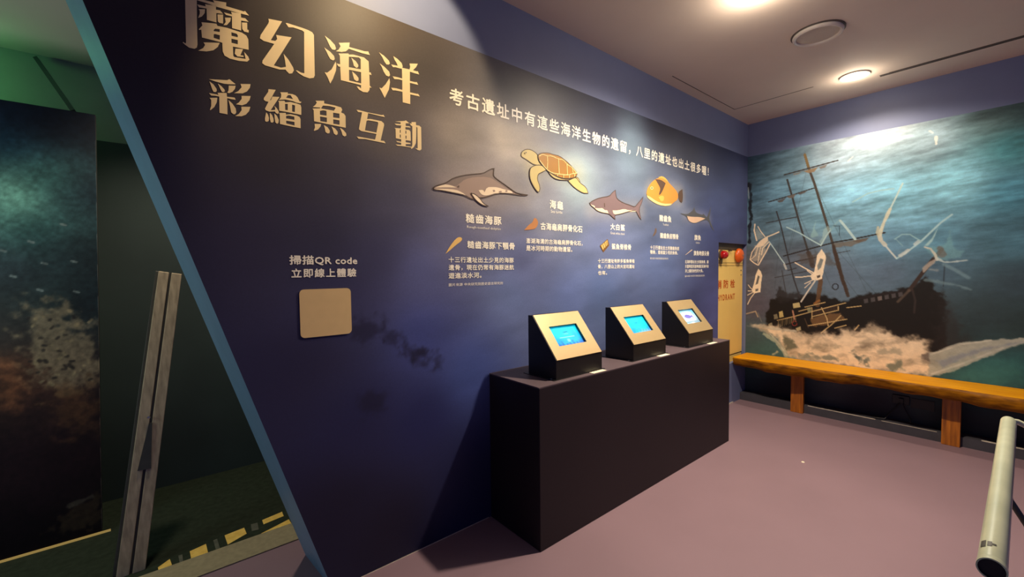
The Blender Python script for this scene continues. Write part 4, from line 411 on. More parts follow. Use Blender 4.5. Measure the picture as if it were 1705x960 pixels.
for a in [('s',[(-0.016,2.303),(-0.041,2.173),(-0.024,2.048),(-0.049,1.95),(-0.021,1.825),(-0.028,1.684)],0.012,(26,28,34),0.9,0.016,0.02),('s',[(-0.01,2.26),(-0.017,2.144)],0.0043,(190,190,190),0.6,0.0048,0.0),('s',[(-0.708,1.824),(-0.827,1.314)],0.0023,(60,70,74),0.35,0.008,0.0),('s',[(-0.606,2.207),(-1.048,1.1)],0.0023,(60,70,74),0.35,0.008,0.0),('s',[(-0.421,2.089),(-0.76,1.2)],0.0023,(60,70,74),0.35,0.008,0.0),('s',[(-0.549,2.389),(-0.382,1.494)],0.0023,(60,70,74),0.35,0.008,0.0),('s',[(-0.826,1.342),(-0.984,1.097)],0.0023,(60,70,74),0.35,0.008,0.0),('s',[(-0.767,1.595),(-1.088,1.155)],0.0023,(60,70,74),0.35,0.008,0.0),('s',[(-0.324,1.824),(-0.277,1.188)],0.0023,(60,70,74),0.35,0.008,0.0),('s',[(-0.481,1.905),(-0.331,1.251)],0.0023,(60,70,74),0.35,0.008,0.0),('p',[(-0.192,0.776),(-0.207,0.935),(-0.245,1.063),(-0.333,1.104),(-0.492,1.098),(-0.593,1.149),(-0.728,1.12),(-0.831,1.096),(-0.941,1.117),(-1.005,1.152),(-1.128,1.173),(-1.245,1.202),(-1.32,1.224),(-1.391,1.305),(-1.435,1.266),(-1.472,1.179),(-1.507,1.151),(-1.517,0.976),(-1.541,0.808),(-1.518,0.634),(-1.369,0.611),(-1.177,0.686),(-1.012,0.746),(-0.836,0.754),(-0.549,0.721),(-0.338,0.747)],0,(24,19,16),0.97,0.03,0.025),('p',[(-1.465,1.169),(-1.571,0.98),(-1.641,0.796),(-1.578,0.692),(-1.474,0.726)],0,(44,38,36),0.6,0.12,0.05),('p',[(-0.278,1.126),(-0.321,1.202),(-0.398,1.131),(-0.491,1.158),(-0.543,1.112),(-0.334,1.036)],0,(40,36,36),0.8,0.03,0.02),('s',[(-0.523,2.498),(-0.554,2.371),(-0.606,2.207),(-0.708,1.824),(-0.767,1.595),(-0.812,1.397),(-0.874,1.159)],0.01,(74,66,58),1,0.004,0.0),('s',[(-0.767,1.595),(-0.812,1.397),(-0.884,1.137)],0.0146,(66,50,40),0.9,0.008,0.006),('s',[(-0.523,2.498),(-0.559,2.358)],0.0107,(120,98,62),0.9,0.0048,0.0),('s',[(-0.376,2.28),(-0.421,2.107),(-0.487,1.845),(-0.561,1.57),(-0.598,1.429)],0.0084,(62,60,58),1,0.004,0.0),('s',[(-0.567,1.547),(-0.603,1.418)],0.0197,(70,56,48),0.8,0.0096,0.01),('s',[(-0.673,1.302),(-0.661,1.169),(-0.648,1.035)],0.0171,(100,72,48),0.9,0.008,0.006),('s',[(-0.284,1.974),(-0.324,1.83),(-0.358,1.676),(-0.398,1.493),(-0.448,1.283),(-0.503,1.105)],0.0059,(56,54,56),1,0.0048,0.0),('s',[(-0.341,1.373),(-0.382,1.13)],0.0043,(58,54,54),0.7,0.0064,0.0),('s',[(-0.349,2.333),(-0.574,2.361),(-0.786,2.387)],0.0059,(60,54,52),1,0.0032,0.0),('p',[(-0.515,2.338),(-0.633,2.356),(-0.604,2.316),(-0.555,2.313)],0,(140,118,92),0.95,0.008,0.0),('p',[(-0.423,2.331),(-0.505,2.34),(-0.475,2.316),(-0.434,2.312)],0,(120,118,112),0.8,0.008,0.0),('p',[(-0.642,2.354),(-0.708,2.369),(-0.69,2.339),(-0.652,2.335)],0,(120,108,98),0.8,0.008,0.0),('s',[(-0.21,2.081),(-0.416,2.12),(-0.602,2.162)],0.0059,(58,56,56),1,0.0032,0.0),('p',[(-0.288,2.083),(-0.368,2.102),(-0.337,2.065),(-0.304,2.063)],0,(92,84,80),0.9,0.008,0.0),('p',[(-0.373,2.114),(-0.452,2.132),(-0.437,2.093),(-0.395,2.093)],0,(110,100,92),0.9,0.008,0.0),('p',[(-0.467,2.13),(-0.553,2.152),(-0.528,2.127),(-0.488,2.115)],0,(92,84,80),0.9,0.008,0.0),('s',[(-0.19,1.867),(-0.323,1.885),(-0.465,1.9)],0.0054,(60,62,64),0.95,0.004,0.0),('s',[(-0.355,1.519),(-0.561,1.576),(-0.776,1.634),(-0.91,1.653),(-1.13,1.696)],0.0064,(46,42,40),1,0.0032,0.0),('p',[(-0.767,1.623),(-0.996,1.658),(-0.979,1.627),(-0.902,1.588),(-0.84,1.597),(-0.786,1.583)],0,(112,96,80),0.7,0.012,0.008),('p',[(-0.91,1.637),(-1.025,1.662),(-1.004,1.631),(-0.954,1.618)],0,(100,86,74),0.8,0.01,0.0),('s',[(-0.356,1.428),(-0.487,1.467),(-0.636,1.498)],0.0059,(52,44,42),0.9,0.0048,0.0),('s',[(-0.276,1.3),(-0.564,1.366)],0.0043,(56,52,52),0.8,0.0048,0.0),('s',[(-0.394,1.373),(-0.467,1.396)],0.0043,(52,46,44),0.8,0.0048,0.0),('s',[(-0.8,1.532),(-0.89,1.55)],0.0033,(50,46,44),0.8,0.004,0.0),('p',[(-0.486,1.526),(-0.731,1.54),(-0.779,1.426),(-0.637,1.44),(-0.513,1.431)],0,(84,74,66),0.5,0.03,0.03),('s',[(-0.81,1.218),(-0.806,1.202),(-0.795,1.191),(-0.781,1.191),(-0.769,1.201),(-0.764,1.217),(-0.768,1.234),(-0.78,1.245),(-0.794,1.245),(-0.806,1.235),(-0.81,1.218)],0.0043,(34,32,34),0.9,0.0048,0.0),('s',[(-1.298,1.198),(-1.355,1.305),(-1.424,1.434),(-1.485,1.534)],0.0133,(58,44,38),1,0.0048,0.0),('s',[(-1.228,1.098),(-1.298,1.198)],0.0095,(92,78,66),0.8,0.008,0.0),('s',[(-1.317,1.204),(-1.337,1.114),(-1.332,1.012)],0.0069,(58,48,44),0.8,0.008,0.0),('s',[(-1.504,1.413),(-1.501,1.238)],0.003,(40,48,52),0.8,0.0048,0.0),('s',[(-0.963,1.113),(-1.128,1.162),(-1.261,1.192)],0.0069,(36,28,28),0.95,0.0048,0.0),('p',[(-0.997,1.109),(-1.026,1.118),(-1.031,1.081),(-1.002,1.071)],0,(84,80,82),0.85,0.006,0.0),('p',[(-1.045,1.123),(-1.074,1.132),(-1.079,1.095),(-1.05,1.085)],0,(84,80,82),0.85,0.006,0.0),('p',[(-1.092,1.136),(-1.121,1.145),(-1.125,1.109),(-1.097,1.099)],0,(124,112,108),0.85,0.006,0.0),('p',[(-1.139,1.15),(-1.166,1.159),(-1.171,1.122),(-1.143,1.113)],0,(84,80,82),0.85,0.006,0.0),('p',[(-1.184,1.163),(-1.211,1.172),(-1.216,1.136),(-1.189,1.127)],0,(84,80,82),0.85,0.006,0.0),('p',[(-1.228,1.176),(-1.255,1.184),(-1.26,1.149),(-1.233,1.14)],0,(84,80,82),0.85,0.006,0.0),('p',[(-0.596,0.903),(-0.703,0.946),(-0.833,0.978),(-0.852,0.923),(-0.742,0.858),(-0.607,0.828)],0,(118,88,56),0.9,0.02,0.015),('p',[(-0.605,0.992),(-0.809,1.05),(-0.814,0.994),(-0.611,0.934)],0,(66,48,36),0.8,0.01,0.0),('s',[(-0.625,0.993),(-0.63,0.941)],0.0028,(40,30,26),0.8,0.0032,0.0),('s',[(-0.649,1.0),(-0.655,0.948)],0.0028,(40,30,26),0.8,0.0032,0.0),('s',[(-0.673,1.007),(-0.679,0.955)],0.0028,(40,30,26),0.8,0.0032,0.0),('s',[(-0.697,1.013),(-0.703,0.962)],0.0028,(40,30,26),0.8,0.0032,0.0),('s',[(-0.721,1.02),(-0.726,0.969)],0.0028,(40,30,26),0.8,0.0032,0.0),('s',[(-0.744,1.026),(-0.75,0.975)],0.0028,(40,30,26),0.8,0.0032,0.0),('s',[(-0.767,1.033),(-0.773,0.982)],0.0028,(40,30,26),0.8,0.0032,0.0),('s',[(-0.79,1.039),(-0.796,0.989)],0.0028,(40,30,26),0.8,0.0032,0.0),('s',[(-0.813,1.045),(-0.819,0.995)],0.0028,(40,30,26),0.8,0.0032,0.0),('s',[(-0.304,0.861),(-0.443,0.909),(-0.595,0.968),(-0.739,1.023),(-0.867,1.07)],0.0041,(206,176,120),0.95,0.0032,0.0),('s',[(-0.606,0.922),(-0.717,0.964),(-0.814,0.999),(-0.813,1.033)],0.0041,(206,176,120),0.95,0.0032,0.0),('s',[(-0.572,0.83),(-0.718,0.873),(-0.879,0.92)],0.0041,(206,176,120),0.95,0.0032,0.0),('s',[(-0.683,1.014),(-0.727,0.914),(-0.738,0.846)],0.0041,(206,176,120),0.95,0.0032,0.0),('s',[(-0.682,0.771),(-0.765,0.86),(-0.833,0.95)],0.0041,(206,176,120),0.95,0.0032,0.0),('s',[(-0.545,1.012),(-0.71,1.067)],0.0041,(206,176,120),0.95,0.0032,0.0),('s',[(-0.494,0.967),(-0.605,1.009),(-0.606,0.904)],0.0041,(206,176,120),0.95,0.0032,0.0),('s',[(-0.789,0.828),(-0.875,0.864)],0.0041,(206,176,120),0.95,0.0032,0.0),('s',[(-0.938,0.826),(-0.967,0.872)],0.0041,(206,176,120),0.95,0.0032,0.0),('s',[(-0.877,1.026),(-0.981,1.048)],0.0041,(206,176,120),0.95,0.0032,0.0),('s',[(-0.315,0.856),(-0.316,0.794)],0.0023,(160,140,96),0.8,0.0032,0.0),('s',[(-0.332,0.863),(-0.333,0.802)],0.0023,(160,140,96),0.8,0.0032,0.0),('s',[(-0.35,0.87),(-0.35,0.809)],0.0023,(160,140,96),0.8,0.0032,0.0),('s',[(-0.367,0.877),(-0.368,0.816)],0.0023,(160,140,96),0.8,0.0032,0.0),('s',[(-0.384,0.884),(-0.385,0.823)],0.0023,(160,140,96),0.8,0.0032,0.0),('s',[(-0.401,0.891),(-0.402,0.83)],0.0023,(160,140,96),0.8,0.0032,0.0),('s',[(-0.418,0.898),(-0.419,0.837)],0.0023,(160,140,96),0.8,0.0032,0.0),('s',[(-0.435,0.904),(-0.436,0.844)],0.0023,(160,140,96),0.8,0.0032,0.0),('s',[(-0.451,0.911),(-0.452,0.851)],0.0023,(160,140,96),0.8,0.0032,0.0),('s',[(-0.468,0.918),(-0.469,0.858)],0.0023,(160,140,96),0.8,0.0032,0.0),('p',[(-0.319,0.949),(-0.352,0.964),(-0.363,0.903),(-0.325,0.888)],0,(206,184,118),0.95,0.005,0.0),('p',[(-0.441,1.042),(-0.498,1.057),(-0.509,1.01),(-0.447,0.994)],0,(200,182,128),0.95,0.005,0.0),('p',[(-0.27,0.915),(-0.303,0.93),(-0.314,0.881),(-0.276,0.865)],0,(150,140,110),0.8,0.008,0.006),('p',[(-0.22,0.817),(-0.259,0.839),(-0.266,0.796),(-0.226,0.786)],0,(170,160,130),0.8,0.006,0.004),('p',[(-0.565,1.007),(-0.595,1.015),(-0.6,0.968),(-0.571,0.96)],0,(150,148,110),0.8,0.006,0.0),('s',[(-0.442,0.97),(-0.459,0.886)],0.0069,(196,140,110),0.9,0.0048,0.0),('s',[(-0.48,0.846),(-0.477,0.832),(-0.466,0.822),(-0.454,0.821),(-0.443,0.828),(-0.439,0.842),(-0.443,0.857),(-0.453,0.867),(-0.466,0.868),(-0.476,0.86)],0.0033,(170,60,50),0.8,0.004,0.0),('p',[(-0.471,0.797),(-0.512,0.819),(-0.517,0.784),(-0.482,0.768)],0,(190,176,130),0.9,0.006,0.0),('s',[(-0.624,1.051),(-0.662,1.082)],0.0095,(150,100,50),0.9,0.0048,0.0),('s',[(-0.546,0.899),(-0.578,0.813)],0.0043,(90,70,50),0.8,0.004,0.0),('p',[(-0.081,0.785),(-0.169,0.806),(-0.282,0.797),(-0.497,0.758),(-0.609,0.746),(-0.72,0.787),(-0.814,0.751),(-0.844,0.816),(-0.925,0.808),(-1.01,0.855),(-1.072,0.887),(-1.134,0.84),(-1.182,0.834),(-1.222,0.797),(-1.292,0.774),(-1.347,0.806),(-1.409,0.793),(-1.418,0.719),(-1.448,0.663),(-1.464,0.576),(-1.416,0.487),(-1.26,0.479),(-1.017,0.479),(-0.841,0.483),(-0.501,0.487),(-0.406,0.497),(-0.362,0.577),(-0.284,0.692),(-0.158,0.741)],0,(244,222,188),0.97,0.075,0.03),('p',[(-0.366,0.701),(-0.446,0.679),(-0.5,0.596),(-0.394,0.581)],0,(96,100,84),0.88,0.035,0.03),('p',[(-0.5,0.547),(-0.794,0.567),(-0.817,0.525),(-0.527,0.503)],0,(132,136,122),0.88,0.035,0.03),('p',[(-0.893,0.615),(-0.95,0.634),(-0.972,0.593),(-1.016,0.545),(-0.938,0.566)],0,(92,100,94),0.99,0.035,0.03),('p',[(-0.964,0.57),(-1.057,0.605),(-1.041,0.527),(-0.99,0.53)],0,(110,120,112),0.88,0.035,0.03),('p',[(-1.172,0.548),(-1.257,0.593),(-1.278,0.524),(-1.189,0.498)],0,(112,120,106),0.88,0.035,0.03),('p',[(-1.39,0.665),(-1.447,0.683),(-1.456,0.594),(-1.406,0.596)],0,(100,92,86),0.88,0.035,0.03),('p',[(-0.6,0.639),(-0.837,0.686),(-0.861,0.655),(-0.611,0.599)],0,(176,164,140),0.66,0.035,0.03),('p',[(-0.97,0.714),(-1.254,0.769),(-1.27,0.74),(-0.979,0.671)],0,(180,164,140),0.66,0.035,0.03),('p',[(-1.097,0.66),(-1.255,0.697),(-1.248,0.654),(-1.106,0.623)],0,(166,160,140),0.77,0.035,0.03),('s',[(-0.838,0.658),(-0.927,0.697),(-1.034,0.7),(-1.097,0.665)],0.0069,(228,208,178),0.7,0.0096,0.01),('s',[(-0.884,0.591),(-0.963,0.625),(-1.057,0.616)],0.0069,(228,208,178),0.7,0.0096,0.01),('s',[(-0.999,0.509),(-1.002,0.575),(-1.04,0.603),(-1.066,0.563)],0.0069,(228,208,178),0.7,0.0096,0.01),('s',[(-1.099,0.585),(-1.178,0.634),(-1.257,0.624)],0.0069,(228,208,178),0.7,0.0096,0.01),('s',[(-1.255,0.723),(-1.33,0.748),(-1.403,0.727)],0.0069,(228,208,178),0.7,0.0096,0.01),('s',[(-0.549,0.686),(-0.672,0.735),(-0.791,0.692)],0.0069,(228,208,178),0.7,0.0096,0.01),('s',[(-0.395,0.508),(-0.448,0.576),(-0.525,0.611)],0.0069,(228,208,178),0.7,0.0096,0.01),('s',[(-1.136,0.734),(-1.215,0.77)],0.0069,(228,208,178),0.7,0.0096,0.01),('s',[(-0.086,0.792),(-0.283,0.773),(-0.471,0.767)],0.0095,(196,190,170),0.8,0.012,0.01),('s',[(-0.181,0.706),(-0.284,0.654),(-0.351,0.576),(-0.39,0.507)],0.0171,(170,182,160),0.85,0.016,0.012),('s',[(-0.238,0.718),(-0.329,0.622),(-0.39,0.519)],0.0069,(206,206,186),0.8,0.008,0.0),('s',[(-0.269,0.502),(-0.302,0.532)],0.0171,(186,184,150),0.8,0.016,0.02),('s',[(-0.007,0.909),(-0.097,0.941),(-0.121,0.885)],0.0059,(196,172,140),0.85,0.0064,0.0),('s',[(-0.12,0.929),(-0.157,0.837)],0.0043,(150,150,140),0.5,0.008,0.0),('s',[(-0.014,0.779),(-0.122,0.763)],0.0043,(150,150,140),0.4,0.008,0.0),('p',[(-1.433,0.681),(-1.543,0.75),(-1.625,0.794),(-1.735,0.826),(-1.781,0.836),(-1.855,0.85),(-1.968,0.876),(-1.969,0.841),(-1.871,0.797),(-1.799,0.733),(-1.692,0.652),(-1.613,0.582),(-1.531,0.528),(-1.437,0.491)],0,(176,178,164),0.95,0.015,0.012),('p',[(-1.476,0.628),(-1.61,0.706),(-1.737,0.771),(-1.87,0.82),(-1.927,0.836),(-1.856,0.805),(-1.737,0.743),(-1.611,0.658),(-1.512,0.574)],0,(128,138,150),0.75,0.03,0.012),('s',[(-1.451,0.514),(-1.612,0.62),(-1.738,0.715),(-1.827,0.778)],0.0069,(206,208,196),0.7,0.0096,0.0),('s',[(-1.44,0.672),(-1.609,0.778),(-1.766,0.83)],0.0054,(210,208,190),0.7,0.008,0.0),('p',[(-1.581,0.557),(-1.77,0.673),(-1.917,0.696),(-1.934,0.565),(-1.774,0.488),(-1.615,0.495)],0,(70,130,124),0.45,0.15,0.05),('p',[(-0.089,1.623),(-0.123,1.678),(-0.169,1.713),(-0.209,1.735),(-0.209,1.685),(-0.17,1.632),(-0.112,1.616)],0,(248,228,196),1,0.005,0.004),('s',[(-0.08,1.864),(-0.075,1.795),(-0.1,1.692)],0.0069,(248,228,196),0.98,0.0032,0.0),('s',[(-0.11,1.837),(-0.134,1.791),(-0.18,1.725)],0.0048,(248,228,196),0.98,0.0032,0.0),('s',[(-0.203,1.723),(-0.259,1.744),(-0.308,1.765)],0.0059,(248,228,196),0.98,0.0032,0.0),('s',[(-0.089,1.623),(-0.054,1.567),(-0.037,1.491),(-0.073,1.458),(-0.114,1.432)],0.0054,(248,228,196),0.98,0.0032,0.0),('s',[(-0.227,1.647),(-0.188,1.562),(-0.149,1.488),(-0.12,1.432)],0.0059,(248,228,196),0.98,0.0032,0.0),('s',[(-0.112,1.622),(-0.09,1.534),(-0.043,1.491)],0.0038,(248,228,196),0.98,0.0032,0.0),('s',[(-0.141,1.627),(-0.125,1.539),(-0.114,1.451)],0.0038,(248,228,196),0.98,0.0032,0.0),('s',[(-0.215,1.666),(-0.159,1.607),(-0.148,1.539)],0.0054,(248,228,196),0.98,0.0032,0.0),('s',[(-0.221,1.672),(-0.272,1.589),(-0.328,1.495),(-0.361,1.446)],0.0048,(190,215,215),0.98,0.0032,0.0),('s',[(-0.361,1.434),(-0.378,1.391)],0.0095,(190,195,190),0.9,0.0048,0.0),('p',[(-0.089,1.63),(-0.209,1.673),(-0.177,1.563),(-0.137,1.482),(-0.079,1.477),(-0.049,1.504)],0,(248,228,196),0.45,0.012,0.02),('p',[(-0.086,1.832),(-0.1,1.692),(-0.175,1.725),(-0.128,1.779)],0,(248,228,196),0.3,0.012,0.015),('p',[(-0.121,1.394),(-0.144,1.362),(-0.157,1.324),(-0.141,1.147),(-0.083,1.132),(-0.058,1.157),(-0.081,1.248),(-0.098,1.343)],0,(248,228,196),1,0.005,0.003),('p',[(-0.116,1.324),(-0.133,1.312),(-0.117,1.235),(-0.093,1.222)],0,(84,84,84),0.9,0.006,0.0),('p',[(-0.094,1.177),(-0.123,1.185),(-0.118,1.159),(-0.094,1.152)],0,(84,84,84),0.9,0.005,0.0),('s',[(-0.076,1.158),(-0.04,1.195),(-0.022,1.221)],0.0038,(248,228,196),0.98,0.0032,0.0),('s',[(-0.07,1.158),(-0.022,1.156)],0.0038,(248,228,196),0.98,0.0032,0.0),('s',[(-0.071,1.145),(-0.017,1.111)],0.0038,(248,228,196),0.98,0.0032,0.0),('s',[(-0.083,1.132),(-0.047,1.08),(-0.018,1.013)],0.0043,(248,228,196),0.98,0.0032,0.0),('p',[(-0.674,1.577),(-0.698,1.536),(-0.713,1.495),(-0.7,1.416),(-0.683,1.29),(-0.63,1.273),(-0.601,1.278),(-0.585,1.319),(-0.619,1.359),(-0.632,1.452),(-0.641,1.521)],0,(248,228,196),1,0.005,0.003),('p',[(-0.666,1.486),(-0.69,1.473),(-0.672,1.399),(-0.648,1.371),(-0.642,1.417)],0,(100,112,116),0.8,0.008,0.0),('p',[(-0.639,1.319),(-0.668,1.33),(-0.668,1.307),(-0.644,1.296)],0,(70,60,54),0.9,0.005,0.0),('s',[(-0.614,1.348),(-0.539,1.395),(-0.456,1.45)],0.0054,(248,228,196),0.98,0.0032,0.0),('s',[(-0.59,1.319),(-0.515,1.307),(-0.463,1.307)],0.0048,(248,228,196),0.98,0.0032,0.0),('s',[(-0.605,1.278),(-0.541,1.242)],0.0038,(248,228,196),0.98,0.0032,0.0),('s',[(-0.63,1.278),(-0.567,1.166),(-0.513,1.064)],0.0064,(214,206,190),0.98,0.0032,0.0),('s',[(-0.6,1.336),(-0.559,1.372)],0.0038,(248,228,196),0.98,0.0032,0.0),('s',[(-0.591,1.255),(-0.542,1.201)],0.003,(248,228,196),0.98,0.0032,0.0),('s',[(-0.378,1.807),(-0.493,1.739),(-0.595,1.662),(-0.668,1.611)],0.0059,(176,206,208),0.98,0.0032,0.0),('s',[(-0.668,1.611),(-0.71,1.7),(-0.742,1.748)],0.0059,(190,215,215),0.98,0.0032,0.0),('p',[(-0.584,1.697),(-0.607,1.788),(-0.626,1.849),(-0.613,1.776),(-0.643,1.705),(-0.594,1.685)],0,(150,190,190),0.7,0.012,0.006),('p',[(-0.663,1.646),(-0.685,1.747),(-0.718,1.79),(-0.746,1.765),(-0.71,1.683),(-0.673,1.623)],0,(170,200,196),0.6,0.012,0.012),('s',[(-0.742,1.748),(-0.782,1.806),(-0.809,1.837)],0.0069,(140,180,184),0.6,0.008,0.0),('s',[(-0.814,1.831),(-0.864,1.755),(-0.927,1.652)],0.0095,(186,214,214),0.95,0.0048,0.0),('s',[(-0.764,1.786),(-0.81,1.782),(-0.811,1.693)],0.0028,(40,50,54),0.8,0.0032,0.0),('s',[(-1.239,2.103),(-1.199,1.993),(-1.162,1.895)],0.0059,(200,222,216),0.95,0.0048,0.0),('s',[(-1.162,1.895),(-1.132,1.81),(-1.109,1.734),(-1.098,1.672)],0.012,(214,214,190),0.95,0.0064,0.004),('s',[(-1.085,1.747),(-1.082,1.695),(-1.103,1.63)],0.0095,(206,200,170),0.8,0.008,0.005),('s',[(-1.099,1.657),(-1.112,1.619),(-1.136,1.586)],0.0146,(206,206,190),0.9,0.008,0.006),('s',[(-1.136,1.586),(-1.177,1.522),(-1.213,1.469)],0.0064,(200,210,206),0.95,0.004,0.0),('s',[(-1.213,1.469),(-1.277,1.523),(-1.36,1.604),(-1.419,1.679),(-1.473,1.748),(-1.536,1.808)],0.0069,(176,212,216),0.9,0.0048,0.0),('s',[(-1.239,1.494),(-1.284,1.538)],0.012,(206,214,208),0.8,0.008,0.006),('s',[(-1.327,1.586),(-1.349,1.61)],0.012,(200,216,214),0.8,0.008,0.0),('s',[(-1.198,1.635),(-1.243,1.672),(-1.292,1.669),(-1.36,1.609)],0.0048,(150,190,196),0.8,0.0064,0.0),('s',[(-1.206,1.634),(-1.249,1.575)],0.0038,(140,180,188),0.6,0.0064,0.0),('s',[(-0.904,1.99),(-1.009,2.051),(-1.091,2.065),(-1.182,2.067)],0.0059,(168,208,214),0.85,0.0064,0.0),('p',[(-1.382,1.568),(-1.427,1.63),(-1.46,1.715),(-1.444,1.648),(-1.428,1.6),(-1.404,1.567)],0,(170,206,206),0.85,0.008,0.0),('p',[(-1.386,1.558),(-1.428,1.566),(-1.464,1.545),(-1.504,1.586),(-1.529,1.676),(-1.542,1.565),(-1.566,1.526),(-1.605,1.514),(-1.587,1.468),(-1.514,1.441),(-1.466,1.452),(-1.444,1.472)],0,(120,170,178),0.6,0.02,0.015),('s',[(-1.386,1.558),(-1.422,1.542),(-1.448,1.492),(-1.459,1.452)],0.0069,(206,206,190),0.9,0.0064,0.005),('s',[(-1.459,1.462),(-1.501,1.432),(-1.534,1.431),(-1.626,1.443)],0.0069,(196,212,208),0.8,0.008,0.005),('s',[(-1.478,1.539),(-1.492,1.49)],0.0197,(110,104,96),0.7,0.012,0.01),('p',[(-1.375,1.385),(-1.41,1.434),(-1.452,1.457),(-1.445,1.423),(-1.404,1.375),(-1.383,1.35)],0,(176,168,156),0.85,0.01,0.006),('s',[(-1.501,1.413),(-1.569,1.364),(-1.636,1.307)],0.012,(120,152,162),0.7,0.016,0.0),('s',[(-1.399,1.286),(-1.497,1.267),(-1.598,1.24),(-1.651,1.213)],0.0095,(112,140,148),0.7,0.016,0.01),('s',[(-1.425,1.375),(-1.461,1.364)],0.0095,(150,160,160),0.6,0.012,0.01),('s',[(-1.395,2.5),(-1.412,2.481)],0.0056,(236,236,224),0.9,0.0048,0.0),('s',[(-1.434,2.442),(-1.435,2.384)],0.0082,(236,236,224),0.9,0.0064,0.006),('s',[(-0.862,2.366),(-0.897,2.397)],0.0043,(220,222,214),0.8,0.0048,0.0)]: cv.lay(*a)
fo = np.clip((cv.c[:, 0] - 150) / 60, 0, 1) * np.clip((1.0 - cv.v) / .15, 0, 1)      # swirls inside the painted foam
wv = fbm(cv.u * 9 + 2.2 * fbm(cv.u * 5, cv.v * 5, 3), cv.v * 16 + 2.2 * fbm(cv.u * 6 + 9, cv.v * 6, 3), 4)
cv.mul(1 - fo * .36 * np.clip(.56 - wv, 0, 1) * 2.2)
cv.mul(1 + .10 * (fbm(cv.u * 40, cv.v * 40, 3) - .5))
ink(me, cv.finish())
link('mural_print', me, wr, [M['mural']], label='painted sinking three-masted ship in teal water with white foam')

# grey kerb along the foot of the mural wall
b = MB(); b.box((-.135, -4.6, 0), (-.0025, -.001, .075)); kb = b.build('baseboard_right', M['kerb'], **ST)
b = MB(); b.box((-.136, -1.12, .0745), (-.122, -.62, .0775)); b.box((-.136, -1.50, .0745), (-.126, -1.16, .0765)); b.box((-.136, -2.1, .0745), (-.11, -1.74, .078)); b.build('edge_strip', M['kerb_edge'], kb)  # pale strips painted for light caught on the kerb's top edge
b = MB(); b.box((-4.33, -.004, 0), (-3.48, -.0005, .003)); b.box((-.75, -.006, 0), (-.3, -.0005, .012)); b.build('baseboard_left', M['kerb_edge'], **ST)  # pale lines painted for the bright glint at the wall foot

# ------------------------------------------------------------------ ceiling fittings
for i, (x, y) in enumerate([d[:2] for d in DOWNLIGHTS]):
    lab = ['round glowing ceiling downlight above the shipwreck mural', 'round glowing ceiling downlight above the black plinth', 'round glowing ceiling downlight above the open floor', 'round glowing ceiling downlight between floor and rear wall'][i]
    t = empty('ceiling_downlight', (x, y, H), label=lab, category='light', group='recessed ceiling downlights')
    b = MB(); b.lathe([(.078, 0), (.098, 0), (.1, -.004), (.097, -.008), (.078, -.008), (.078, 0)], (0, 0, 0)); b.build('trim_ring', M['white_plastic'], t, smooth=True)
    b = MB(); b.lathe([(.0775, -.004), (.05, -.006), (.001, -.007)], (0, 0, 0)); b.build('lens', M['led'], t)
t = empty('wall_spotlight', (-4.02, -.55, H), label='small white ceiling spotlight aimed at the big title lettering', category='light')
b = MB(); b.lathe([(.0005, 0), (.05, 0), (.05, -.012), (.012, -.014), (.012, -.03), (.0005, -.03)], (0, 0, 0), n=20); b.build('mount', M['white_plastic'], t, smooth=True)
t = empty('ceiling_speaker', (-1.53, -1.02, H), label='round ceiling speaker with grey grille and pale rim', category='speaker')
b = MB(); b.lathe([(.118, 0), (.135, 0), (.139, -.01), (.137, -.02), (.128, -.026), (.118, -.022), (.116, -.012), (.114, 0)], (0, 0, 0), n=48); b.build('rim', M['white_plastic'], t, smooth=True)
b = MB(); b.lathe([(.117, -.012), (.08, -.015), (.001, -.016)], (0, 0, 0), n=48); b.build('grille', M['grille'], t)
b = MB(); b.lathe([(.139, -.0), (.147, -.0), (.147, -.005), (.139, -.007)], (0, 0, 0), n=48); b.build('shadow_gasket', M['slot_dark'], t)  # thin dark ring around the rim
t = empty('air_slot', (-.38, -2.2, H), label='long thin ceiling air slot beside the downlight near the mural', category='vent')
b = MB(); b.box((-.024, -1.4, -.002), (.004, 1.06, .0)); b.build('slot', M['slot_dark'], t)
b = MB(); b.box((-.03, -1.4, -.004), (-.024, 1.0, 0)); b.box((.004, -1.4, -.004), (.008, 1.06, 0)); b.build('frame', M['groove'], t)

